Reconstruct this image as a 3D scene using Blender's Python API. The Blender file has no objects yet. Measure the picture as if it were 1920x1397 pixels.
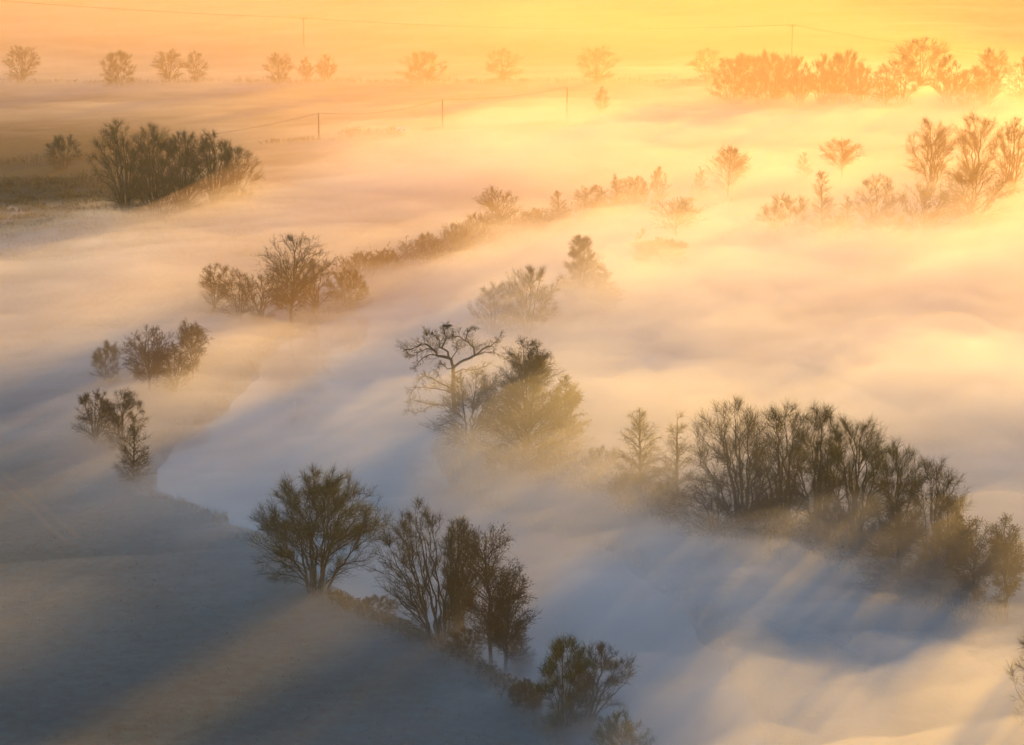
import bpy, math, random
import numpy as np
from mathutils import Vector

# ------------------------------------------------------------------ camera, world, sun, exposure
sc = bpy.context.scene
COL = sc.collection
CAM_H = 93.0
PITCH = math.radians(12.32)
F_PX = 4533.0                      # focal length in photograph pixels (1920 wide)
cam_d = bpy.data.cameras.new('camera')
cam = bpy.data.objects.new('camera', cam_d)
COL.objects.link(cam)
cam.location = (0, 0, CAM_H)
cam.rotation_euler = (math.radians(90) - PITCH, 0, 0)
cam_d.sensor_width = 36.0
cam_d.lens = 36.0 * F_PX / 1920.0
cam_d.clip_start = 1.0
cam_d.clip_end = 20000.0
sc.camera = cam

SUN_AZ = math.radians(28.0)        # to the right of the view direction
SUN_EL = math.radians(5.0)
world = bpy.data.worlds.new('World')
sc.world = world
world.use_nodes = True
wn = world.node_tree
sky = wn.nodes.new('ShaderNodeTexSky')
sky.sky_type = 'NISHITA'
sky.sun_disc = False
sky.sun_elevation = SUN_EL
sky.sun_rotation = SUN_AZ          # rotation 0 looks along +Y, positive turns towards +X
sky.altitude = 60
sky.air_density = 1.0
sky.dust_density = 0.2
sky.ozone_density = 3.0
wn.nodes['Background'].inputs['Strength'].default_value = 0.112
wn.links.new(sky.outputs['Color'], wn.nodes['Background'].inputs['Color'])

sun_l = bpy.data.lights.new('sun', 'SUN')
sun_l.energy = 4.4
sun_l.angle = math.radians(0.5)
sun_l.color = (1.0, 0.51, 0.05)
sun = bpy.data.objects.new('sun', sun_l)
COL.objects.link(sun)
sdir = Vector((math.sin(SUN_AZ) * math.cos(SUN_EL), math.cos(SUN_AZ) * math.cos(SUN_EL), math.sin(SUN_EL)))
sun.rotation_euler = sdir.to_track_quat('Z', 'Y').to_euler()
sun.location = (60, 100, 200)

sc.view_settings.view_transform = 'Standard'
sc.view_settings.look = 'None'
sc.view_settings.gamma = 1.0
sc.view_settings.use_curve_mapping = False
sc.view_settings.exposure = 2.16
sc.render.engine = 'CYCLES'
sc.cycles.use_denoising = True
sc.cycles.denoiser = 'OPENIMAGEDENOISE'
sc.cycles.use_adaptive_sampling = True
sc.cycles.adaptive_threshold = 0.02
sc.cycles.max_bounces = 4
sc.cycles.diffuse_bounces = 1
sc.cycles.glossy_bounces = 2
sc.cycles.transmission_bounces = 2
sc.cycles.volume_bounces = 1
sc.cycles.transparent_max_bounces = 64

HAZE_DENSITY = 0.00005
VEIL_DENSITY = 0.0024
HAZE_G = 0.25
MIST_G = 0.25
MIST = [(0.40, 0.026), (0.75, 0.016), (1.15, 0.011), (1.8, 0.009), (2.7, 0.005)]    # share of the local mist depth, density

# ------------------------------------------------------------------ noise, terrain, pixel -> ground
_prng = np.random.RandomState(7)
_perm = _prng.permutation(512)
_gr = _prng.rand(512) * 2 * np.pi


def perlin(x, y, seed=0):
    x = np.asarray(x, float) + seed * 37.31
    y = np.asarray(y, float) + seed * 91.77
    xi = np.floor(x).astype(int); yi = np.floor(y).astype(int)
    xf = x - xi; yf = y - yi

    def g(ix, iy, dx, dy):
        h = _gr[_perm[(_perm[ix & 511] + iy) & 511]]
        return np.cos(h) * dx + np.sin(h) * dy
    u = xf * xf * xf * (xf * (xf * 6 - 15) + 10)
    v = yf * yf * yf * (yf * (yf * 6 - 15) + 10)
    a = g(xi, yi, xf, yf); b = g(xi + 1, yi, xf - 1, yf)
    c = g(xi, yi + 1, xf, yf - 1); d = g(xi + 1, yi + 1, xf - 1, yf - 1)
    return (a + (b - a) * u + ((c + (d - c) * u) - (a + (b - a) * u)) * v) * 1.5


def fbm(x, y, scale, octs=4, seed=0, gain=0.5):
    s = 0; a = 1.0; f = 1.0 / scale
    for o in range(octs):
        s = s + a * perlin(x * f, y * f, seed + o * 3)
        a *= gain; f *= 2.03
    return s


def smooth(a, b, x):
    t = np.clip((x - a) / (b - a), 0, 1)
    return t * t * (3 - 2 * t)


CP, SP = math.cos(PITCH), math.sin(PITCH)


def ray(px, py):
    u = (px - 960.0) / F_PX; v = (698.5 - py) / F_PX
    return np.array([u, CP + v * SP, -SP + v * CP])


def flat(px, py):
    d = ray(px, py)
    t = CAM_H / -d[2]
    return d[0] * t, d[1] * t


def to_px(x, y, z=0.0):
    dz = z - CAM_H
    depth = y * CP - dz * SP
    up = y * SP + dz * CP
    return 960 + F_PX * x / depth, 698.5 - F_PX * up / depth


RIVER_PX = [(1120, 1700), (1085, 1500), (1050, 1390), (1005, 1320), (930, 1272), (860, 1215), (770, 1180), (690, 1140), (600, 1075), (470, 990),
            (385, 950), (292, 915), (282, 880), (330, 820), (410, 765), (470, 700), (520, 640), (620, 590),
            (720, 545), (830, 500), (930, 465), (1040, 440), (1160, 410), (1260, 385), (1380, 380), (1440, 392), (1330, 445), (1200, 500), (1130, 560),
            (1040, 610), (920, 680), (850, 760), (815, 840), (870, 920), (990, 975), (1110, 1010), (1200, 1060), (1290, 1130), (1360, 1220), (1420, 1320), (1480, 1480), (1520, 1700)]
RIVER = np.array([flat(*p) for p in RIVER_PX])


def poly_sd(x, y, poly):
    x = np.asarray(x, float); y = np.asarray(y, float)
    d = np.full(x.shape, 1e18); inside = np.zeros(x.shape, bool)
    n = len(poly)
    for i in range(n):
        ax, ay = poly[i]; bx, by = poly[(i + 1) % n]
        ex, ey = bx - ax, by - ay
        t = np.clip(((x - ax) * ex + (y - ay) * ey) / (ex * ex + ey * ey), 0, 1)
        d = np.minimum(d, (x - ax - t * ex) ** 2 + (y - ay - t * ey) ** 2)
        c = ((ay > y) != (by > y)) & (x < ex * (y - ay) / (ey if ey else 1e-9) + ax)
        inside ^= c
    d = np.sqrt(d)
    return np.where(inside, -d, d)


def terrain(x, y):
    x = np.asarray(x, float); y = np.asarray(y, float)
    h = 0.25 * fbm(x, y, 60, 3, 11) + 0.10 * fbm(x, y, 9, 2, 17)
    h = h + 0.030 * np.clip(y - 1010, 0, 2400) * smooth(1000, 1150, y)
    h = h + 1.5 * fbm(x, y, 420, 2, 23) * smooth(950, 1500, y)
    sd = poly_sd(x, y, RIVER) + 1.6 * fbm(x, y, 14, 2, 31)
    h = np.where(sd < 4, h * smooth(-2, 6, sd) - 1.7 * (1 - smooth(-5, 3.0, sd)), h)
    return h


def ground(px, py):
    d = ray(px, py)
    t = CAM_H / -d[2]
    for _ in range(8):
        z = float(terrain(d[0] * t, d[1] * t))
        t += 0.8 * (CAM_H - z + d[2] * t) / -d[2]
    return d[0] * t, d[1] * t, float(terrain(d[0] * t, d[1] * t))


def at_depth(px, py, Y):
    d = ray(px, py)
    t = Y / d[1]
    return np.array([d[0] * t, Y, CAM_H + d[2] * t])


# ------------------------------------------------------------------ materials
def mat(name, build):
    m = bpy.data.materials.new(name)
    m.use_nodes = True
    nt = m.node_tree
    build(nt, nt.nodes['Principled BSDF'] if 'Principled BSDF' in nt.nodes else None)
    return m


def noise_mat(name, c1, c2, scale, rough=0.85, bump=0.0, detail=5, stretch=None, spec=0.2, c3=None):
    def b(nt, p):
        tc = nt.nodes.new('ShaderNodeTexCoord')
        mp = nt.nodes.new('ShaderNodeMapping')
        if stretch: mp.inputs['Scale'].default_value = stretch
        nt.links.new(tc.outputs['Object'], mp.inputs['Vector'])
        n = nt.nodes.new('ShaderNodeTexNoise')
        n.inputs['Scale'].default_value = scale
        n.inputs['Detail'].default_value = detail
        nt.links.new(mp.outputs['Vector'], n.inputs['Vector'])
        r = nt.nodes.new('ShaderNodeValToRGB')
        r.color_ramp.elements[0].position = 0.3
        r.color_ramp.elements[1].position = 0.7
        r.color_ramp.elements[0].color = (*c1, 1)
        r.color_ramp.elements[1].color = (*c2, 1)
        nt.links.new(n.outputs['Fac'], r.inputs['Fac'])
        nt.links.new(r.outputs['Color'], p.inputs['Base Color'])
        p.inputs['Roughness'].default_value = rough
        p.inputs['Specular IOR Level'].default_value = spec
        if bump:
            bn = nt.nodes.new('ShaderNodeBump')
            bn.inputs['Strength'].default_value = bump
            nt.links.new(n.outputs['Fac'], bn.inputs['Height'])
            nt.links.new(bn.outputs['Normal'], p.inputs['Normal'])
    return mat(name, b)


M = {}
M['bark'] = noise_mat('bark', (.024, .021, .016), (.060, .052, .040), 6, .9, .4)
M['bark_dark'] = noise_mat('bark_dark', (.022, .020, .017), (.055, .048, .040), 6, .9, .4)
M['twig'] = noise_mat('twig', (.017, .019, .012), (.038, .038, .022), 1.5)
M['twig_dark'] = noise_mat('twig_dark', (.014, .014, .013), (.030, .028, .023), 1.5)


def leafy(name, c1, c2, through=.35):
    def b(nt, p):
        tc = nt.nodes.new('ShaderNodeTexCoord')
        n = nt.nodes.new('ShaderNodeTexNoise'); n.inputs['Scale'].default_value = 0.6
        nt.links.new(tc.outputs['Object'], n.inputs['Vector'])
        r = nt.nodes.new('ShaderNodeValToRGB')
        r.color_ramp.elements[0].position = .35; r.color_ramp.elements[1].position = .65
        r.color_ramp.elements[0].color = (*c1, 1); r.color_ramp.elements[1].color = (*c2, 1)
        nt.links.new(n.outputs['Fac'], r.inputs['Fac'])
        nt.links.new(r.outputs['Color'], p.inputs['Base Color'])
        p.inputs['Roughness'].default_value = .7
        p.inputs['Specular IOR Level'].default_value = .2
        t = nt.nodes.new('ShaderNodeBsdfTranslucent')
        nt.links.new(r.outputs['Color'], t.inputs['Color'])
        mx = nt.nodes.new('ShaderNodeMixShader'); mx.inputs[0].default_value = through
        out = nt.nodes['Material Output']
        nt.links.new(p.outputs[0], mx.inputs[1]); nt.links.new(t.outputs[0], mx.inputs[2])
        nt.links.new(mx.outputs[0], out.inputs['Surface'])
    return mat(name, b)


M['leaf_green'] = leafy('leaf_green', (.075, .125, .018), (.140, .190, .036))
M['leaf_olive'] = leafy('leaf_olive', (.060, .060, .022), (.100, .095, .035))
M['leaf_brown'] = leafy('leaf_brown', (.022, .019, .015), (.045, .036, .026), .12)
M['leaf_scrub'] = leafy('leaf_scrub', (.060, .050, .028), (.110, .090, .045))
M['wood'] = noise_mat('pole_wood', (.035, .027, .02), (.075, .058, .042), 8, .85, .2)
M['cable'] = noise_mat('cable', (.03, .03, .03), (.05, .05, .05), 4, .6)
M['ceramic'] = noise_mat('insulator', (.30, .28, .26), (.42, .40, .38), 9, .3)
M['feather'] = noise_mat('dark_feathers', (.012, .012, .013), (.030, .028, .026), 9, .6)
M['beak'] = noise_mat('beak', (.20, .14, .06), (.30, .22, .10), 9, .5)
M['white_paint'] = noise_mat('white_paint', (.72, .72, .72), (.82, .82, .80), 3, .45)
M['glass_dark'] = noise_mat('dark_window', (.02, .025, .03), (.04, .045, .05), 2, .08, 0, 2, None, .6)
M['rubber'] = noise_mat('rubber', (.015, .015, .015), (.035, .035, .035), 6, .8)
M['bale'] = noise_mat('bale_wrap', (.55, .55, .53), (.70, .70, .68), 3, .4)


def ground_mat():
    def b(nt, p):
        L = nt.links
        tc = nt.nodes.new('ShaderNodeTexCoord')

        def nz(scale, det, st=None, src='Object'):
            mp = nt.nodes.new('ShaderNodeMapping')
            if st: mp.inputs['Scale'].default_value = st
            L.new(tc.outputs[src], mp.inputs['Vector'])
            n = nt.nodes.new('ShaderNodeTexNoise')
            n.inputs['Scale'].default_value = scale; n.inputs['Detail'].default_value = det
            n.inputs['Roughness'].default_value = .6
            L.new(mp.outputs['Vector'], n.inputs['Vector'])
            return n

        def ramp(fac, stops):
            r = nt.nodes.new('ShaderNodeValToRGB')
            e = r.color_ramp.elements
            e[0].position, e[1].position = stops[0][0], stops[-1][0]
            e[0].color, e[1].color = (*stops[0][1], 1), (*stops[-1][1], 1)
            for pos, c in stops[1:-1]:
                q = e.new(pos); q.color = (*c, 1)
            L.new(fac, r.inputs['Fac'])
            return r
        big = nz(.018, 5)
        tuft = nz(.55, 6)
        c1 = ramp(big.outputs['Fac'], [(.3, (.014, .046, .048)), (.5, (.022, .062, .060)), (.7, (.036, .076, .066))])  # near meadow: the blue-green of dawn shade is put into the grass colour
        c2 = ramp(tuft.outputs['Fac'], [(.32, (.45, .45, .45)), (.68, (1.25, 1.25, 1.2))])
        mul = nt.nodes.new('ShaderNodeMixRGB'); mul.blend_type = 'MULTIPLY'; mul.inputs[0].default_value = .8
        L.new(c1.outputs[0], mul.inputs[1]); L.new(c2.outputs[0], mul.inputs[2])
        # ploughed / drilled rows of the far hillside field
        rows = nz(.05, 6, (.12, 1.6, 1))
        c3 = ramp(rows.outputs['Fac'], [(.35, (.070, .068, .030)), (.65, (.125, .105, .050))])
        sep = nt.nodes.new('ShaderNodeSeparateXYZ'); L.new(tc.outputs['Object'], sep.inputs[0])
        mr = nt.nodes.new('ShaderNodeMapRange')
        mr.inputs['From Min'].default_value = 1020; mr.inputs['From Max'].default_value = 1060
        L.new(sep.outputs['Y'], mr.inputs['Value'])
        c4 = ramp(big.outputs['Fac'], [(.3, (.020, .026, .012)), (.5, (.034, .038, .018)), (.7, (.052, .048, .024))])
        m2 = nt.nodes.new('ShaderNodeMixRGB'); m2.blend_type = 'MULTIPLY'; m2.inputs[0].default_value = .8
        L.new(c4.outputs[0], m2.inputs[1]); L.new(c2.outputs[0], m2.inputs[2])
        mr2 = nt.nodes.new('ShaderNodeMapRange')
        mr2.inputs['From Min'].default_value = 470; mr2.inputs['From Max'].default_value = 560
        L.new(sep.outputs['Y'], mr2.inputs['Value'])
        mid = nt.nodes.new('ShaderNodeMixRGB'); L.new(mr2.outputs[0], mid.inputs[0])
        L.new(mul.outputs[0], mid.inputs[1]); L.new(m2.outputs[0], mid.inputs[2])
        mx = nt.nodes.new('ShaderNodeMixRGB'); L.new(mr.outputs[0], mx.inputs[0])
        L.new(mid.outputs[0], mx.inputs[1]); L.new(c3.outputs[0], mx.inputs[2])
        L.new(mx.outputs[0], p.inputs['Base Color'])
        p.inputs['Roughness'].default_value = .95
        p.inputs['Specular IOR Level'].default_value = .1
        bn = nt.nodes.new('ShaderNodeBump'); bn.inputs['Strength'].default_value = .9
        bn.inputs['Distance'].default_value = .5
        L.new(tuft.outputs['Fac'], bn.inputs['Height']); L.new(bn.outputs[0], p.inputs['Normal'])
    return mat('meadow_grass', b)


def water_mat():
    def b(nt, p):
        p.inputs['Base Color'].default_value = (.018, .024, .026, 1)
        p.inputs['Roughness'].default_value = .04
        p.inputs['IOR'].default_value = 1.33
        p.inputs['Specular IOR Level'].default_value = .5
        n = nt.nodes.new('ShaderNodeTexNoise'); n.inputs['Scale'].default_value = .35; n.inputs['Detail'].default_value = 3
        tc = nt.nodes.new('ShaderNodeTexCoord')
        nt.links.new(tc.outputs['Object'], n.inputs['Vector'])
        bn = nt.nodes.new('ShaderNodeBump'); bn.inputs['Strength'].default_value = .02
        nt.links.new(n.outputs['Fac'], bn.inputs['Height']); nt.links.new(bn.outputs[0], p.inputs['Normal'])
    return mat('river_water', b)


def vol_mat(name, density, g, color=(1, 1, 1)):
    m = bpy.data.materials.new(name)
    m.use_nodes = True
    nt = m.node_tree
    nt.nodes.clear()
    out = nt.nodes.new('ShaderNodeOutputMaterial')
    v = nt.nodes.new('ShaderNodeVolumePrincipled')
    v.inputs['Color'].default_value = (*color, 1)
    v.inputs['Density'].default_value = density
    v.inputs['Anisotropy'].default_value = g
    nt.links.new(v.outputs[0], out.inputs['Volume'])
    return m


# ------------------------------------------------------------------ mesh helpers
def np_mesh(name, V, Q=None, T=None, m=None, smooth_shade=False):
    me = bpy.data.meshes.new(name)
    V = np.asarray(V, np.float32).reshape(-1, 3)
    loops = []; starts = []; n = 0
    if Q is not None and len(Q):
        Q = np.asarray(Q, np.int32); loops.append(Q.ravel()); starts.append(n + 4 * np.arange(len(Q))); n += Q.size
    if T is not None and len(T):
        T = np.asarray(T, np.int32); loops.append(T.ravel()); starts.append(n + 3 * np.arange(len(T))); n += T.size
    loops = np.concatenate(loops); starts = np.concatenate(starts)
    me.vertices.add(len(V)); me.vertices.foreach_set('co', V.ravel())
    me.loops.add(len(loops)); me.loops.foreach_set('vertex_index', loops.astype(np.int32))
    me.polygons.add(len(starts)); me.polygons.foreach_set('loop_start', starts.astype(np.int32))
    me.update(calc_edges=True)
    if smooth_shade:
        me.polygons.foreach_set('use_smooth', np.ones(len(starts), bool))
    if m is not None: me.materials.append(m)
    return me


def link(name, me, parent=None, loc=None, **props):
    o = bpy.data.objects.new(name, me)
    COL.objects.link(o)
    if parent is not None: o.parent = parent
    if loc is not None: o.location = loc
    for k, v in props.items(): o[k] = v
    return o


def thing(name, label, cat, loc, group=None, rz=0.0):
    o = link(name, None, None, loc, label=label, category=cat)
    o.empty_display_size = 0.5
    o.rotation_euler.z = rz
    if group: o['group'] = group
    return o


def tubes(pts, rad, m=3):
    """pts (N,K,3), rad (N,K) -> vertices, quads of N tapered tubes."""
    pts = np.asarray(pts, float); rad = np.asarray(rad, float)
    N, K, _ = pts.shape
    d = np.empty_like(pts)
    d[:, 1:-1] = pts[:, 2:] - pts[:, :-2]; d[:, 0] = pts[:, 1] - pts[:, 0]; d[:, -1] = pts[:, -1] - pts[:, -2]
    d /= np.linalg.norm(d, axis=2, keepdims=True) + 1e-9
    ref = np.where(np.abs(d[:, :1, 2:3]) > .8, np.array([1., 0, 0]), np.array([0, 0, 1.]))
    ref = np.broadcast_to(ref, d.shape)
    u = np.cross(d, ref); u /= np.linalg.norm(u, axis=2, keepdims=True) + 1e-9
    v = np.cross(d, u)
    a = np.arange(m) * 2 * np.pi / m
    ring = u[:, :, None] * np.cos(a)[None, None, :, None] + v[:, :, None] * np.sin(a)[None, None, :, None]
    V = (pts[:, :, None] + ring * rad[:, :, None, None]).reshape(-1, 3)
    n, k, j = np.meshgrid(np.arange(N), np.arange(K - 1), np.arange(m), indexing='ij')
    b = (n * K + k) * m
    j2 = (j + 1) % m
    Q = np.stack([b + j, b + j2, b + m + j2, b + m + j], -1).reshape(-1, 4)
    return V, Q


def tips(pts, rad, m=3):
    """like tubes, but each runs out to a point: -> vertices, quads, triangles"""
    N, K1, _ = pts.shape
    K = K1 - 1
    d = np.empty_like(pts); d[:, :-1] = np.diff(pts, axis=1); d[:, -1] = d[:, -2]
    d /= np.linalg.norm(d, axis=2, keepdims=True) + 1e-9
    d = d[:, :K]
    ref = np.where(np.abs(d[:, :1, 2:3]) > .8, np.array([1., 0, 0]), np.array([0, 0, 1.]))
    u = np.cross(d, np.broadcast_to(ref, d.shape)); u /= np.linalg.norm(u, axis=2, keepdims=True) + 1e-9
    v = np.cross(d, u)
    a = np.arange(m) * 2 * np.pi / m
    ring = u[:, :, None] * np.cos(a)[None, None, :, None] + v[:, :, None] * np.sin(a)[None, None, :, None]
    R_ = (pts[:, :K, None] + ring * rad[:, :K, None, None]).reshape(N, K * m, 3)
    V = np.concatenate([R_, pts[:, -1:]], 1).reshape(-1, 3)
    w = K * m + 1
    j = np.arange(m); j2 = (j + 1) % m
    base = (np.arange(N) * w)[:, None]
    T = np.stack([base + (K - 1) * m + j, base + (K - 1) * m + j2, np.broadcast_to(base + K * m, (N, m))], -1).reshape(-1, 3)
    Q = np.zeros((0, 4), int)
    if K > 1:
        n, k, jj = np.meshgrid(np.arange(N), np.arange(K - 1), j, indexing='ij')
        b = n * w + k * m
        Q = np.stack([b + jj, b + (jj + 1) % m, b + m + (jj + 1) % m, b + m + jj], -1).reshape(-1, 4)
    return V, Q, T


def merge_tips(parts):
    V, Q, T, o = [], [], [], 0
    for v, q, t in parts:
        V.append(v); Q.append(q + o); T.append(t + o); o += len(v)
    return np.concatenate(V), np.concatenate(Q), np.concatenate(T)


def leaves(P, rng, size, aspect=1.6, D=None):
    """small 4-cornered leaf faces at points P"""
    n = len(P)
    a = rng.normal(size=(n, 3))
    if D is not None: a = a * .6 + D
    a /= np.linalg.norm(a, axis=1, keepdims=True) + 1e-9
    b = np.cross(a, rng.normal(size=(n, 3))); b /= np.linalg.norm(b, axis=1, keepdims=True) + 1e-9
    s = size * (.6 + .8 * rng.rand(n, 1))
    A = a * s * .5 * aspect; B = b * s * .5
    V = np.stack([P - A, P + B * 1.1, P + A - B * .3], 1).reshape(-1, 3)
    return V, np.arange(3 * n).reshape(-1, 3)


def grow(P, D, L, R0, R1, K, wob, up, rng, flat_up=0.0):
    N = len(P)
    pts = np.empty((N, K + 1, 3)); dirs = np.empty((N, K + 1, 3))
    p = P.copy(); d = D / (np.linalg.norm(D, axis=1, keepdims=True) + 1e-9)
    pts[:, 0] = p; dirs[:, 0] = d
    step = (L / K)[:, None]
    for k in range(K):
        d = d + rng.normal(size=(N, 3)) * wob
        d[:, 2] += up
        d /= np.linalg.norm(d, axis=1, keepdims=True) + 1e-9
        p = p + d * step
        pts[:, k + 1] = p; dirs[:, k + 1] = d
    t = np.linspace(0, 1, K + 1)[None]
    rad = R0[:, None] * (1 - t) + R1[:, None] * t
    return pts, dirs, rad


def spawn(pts, dirs, rad, L, n, t0, t1, ang, angj, rng, lf, rf):
    """n children on each branch; ang may be (a_low, a_top)"""
    N, K1, _ = pts.shape
    t = t0 + (t1 - t0) * (np.arange(n)[None] + rng.rand(N, n)) / n
    f = t * (K1 - 1); i = np.minimum(f.astype(int), K1 - 2); w = (f - i)[..., None]
    ar = np.arange(N)[:, None]
    P = pts[ar, i] * (1 - w) + pts[ar, i + 1] * w
    d = dirs[ar, i + 1]
    r = rad[ar, i] * (1 - w[..., 0]) + rad[ar, i + 1] * w[..., 0]
    a = ang[0] + (ang[1] - ang[0]) * t + rng.normal(size=(N, n)) * angj
    phi = rng.rand(N, 1) * 6.28 + np.arange(n)[None] * 2.4 + rng.normal(size=(N, n)) * .4
    ref = np.where(np.abs(d[..., 2:3]) > .9, np.array([1., 0, 0]), np.array([0, 0, 1.]))
    u = np.cross(d, ref); u /= np.linalg.norm(u, axis=-1, keepdims=True) + 1e-9
    v = np.cross(d, u)
    D = d * np.cos(a)[..., None] + (u * np.cos(phi)[..., None] + v * np.sin(phi)[..., None]) * np.sin(a)[..., None]
    Lc = L[:, None] * lf(t) * (.75 + .5 * rng.rand(N, n))
    Rc = r * rf
    return P.reshape(-1, 3), D.reshape(-1, 3), Lc.ravel(), Rc.ravel(), np.repeat(np.arange(N), n)


def crown_profile(kind, k):
    """crown half-width (share of the full half-width) at height share k of the crown"""
    k = np.clip(k, 0, 1)
    hump = lambda m, w, e=.5: np.clip(1 - (np.abs(k - m) / w) ** 2, .003, 1) ** e
    if kind in ('willow', 'spread'):
        return np.where(k > .34, hump(.34, .67), .60 + .40 * k / .34)
    if kind == 'bush':
        return np.where(k > .38, hump(.38, .64), .70 + .30 * k / .38)
    if kind == 'round':
        return hump(.48, .53)
    if kind == 'fan':
        return np.where(k > .42, hump(.42, .60, .85), .45 + .55 * k / .42)
    if kind == 'alder':
        return np.where(k > .45, hump(.45, .57), .40 + .60 * k / .45)
    if kind == 'umbrella':
        return np.where(k > .35, hump(.35, .68), .55 + .45 * k / .35)
    if kind == 'cone':
        return np.clip(1 - k, .02, 1) ** .52 * np.clip(.65 + k * 2.5, 0, 1)
    if kind == 'shrubby':
        return np.where(k > .4, hump(.4, .63), .75 + .25 * k / .4)
    return np.clip(1 - k, .02, 1) ** .48 * np.clip(.72 + k * 1.6, 0, 1)       # layered: pyramid


KINDS = {   # stems, crown base, limbs, wished angle, n2, len2, n3, len3, leaf per twig, leaf size, out, up
 'willow': (11, .05, 190, 34, 15, .36, 7, .070, 1.0, .050, .28, .12),
 'spread': (7, .06, 90, 38, 13, .40, 6, .075, .15, .06, .30, .06),
 'bush':   (14, .00, 120, 30, 13, .40, 6, .090, 1.6, .055, .32, .12),
 'round':  (8, .10, 130, 36, 13, .38, 6, .075, .2, .07, .30, .08),
 'fan':    (13, .10, 150, 24, 10, .30, 6, .055, .15, .06, .15, .20),
 'alder':  (1, .22, 75, 52, 13, .38, 7, .050, 2.6, .080, .30, .03),
 'cone':   (1, .06, 120, 62, 12, .40, 6, .055, .35, .06, .30, .02),
 'layered': (1, .03, 140, 66, 14, .38, 7, .052, 2.0, .080, .32, .02),
 'shrubby': (4, .03, 105, 48, 13, .40, 6, .065, 1.4, .065, .32, .05),
 'pyramid': (3, .02, 175, 50, 14, .40, 7, .050, 2.2, .075, .34, .05),
 'umbrella': (2, .45, 64, 48, 13, .42, 7, .050, 1.8, .085, .30, .03),
}


def bezier(P0, P1, P2, K, rng, wob):
    t = np.linspace(0, 1, K + 1)[None, :, None]
    pts = P0[:, None] * (1 - t) ** 2 + 2 * P1[:, None] * t * (1 - t) + P2[:, None] * t * t
    L = np.linalg.norm(P2 - P0, axis=1)[:, None, None]
    n = rng.normal(size=pts.shape) * wob * L
    n[:, 0] = 0
    pts = pts + n * np.sin(t * 3.0) ** .7
    d = np.empty_like(pts); d[:, :-1] = np.diff(pts, axis=1); d[:, -1] = d[:, -2]
    d /= np.linalg.norm(d, axis=2, keepdims=True) + 1e-9
    return pts, d


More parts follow.
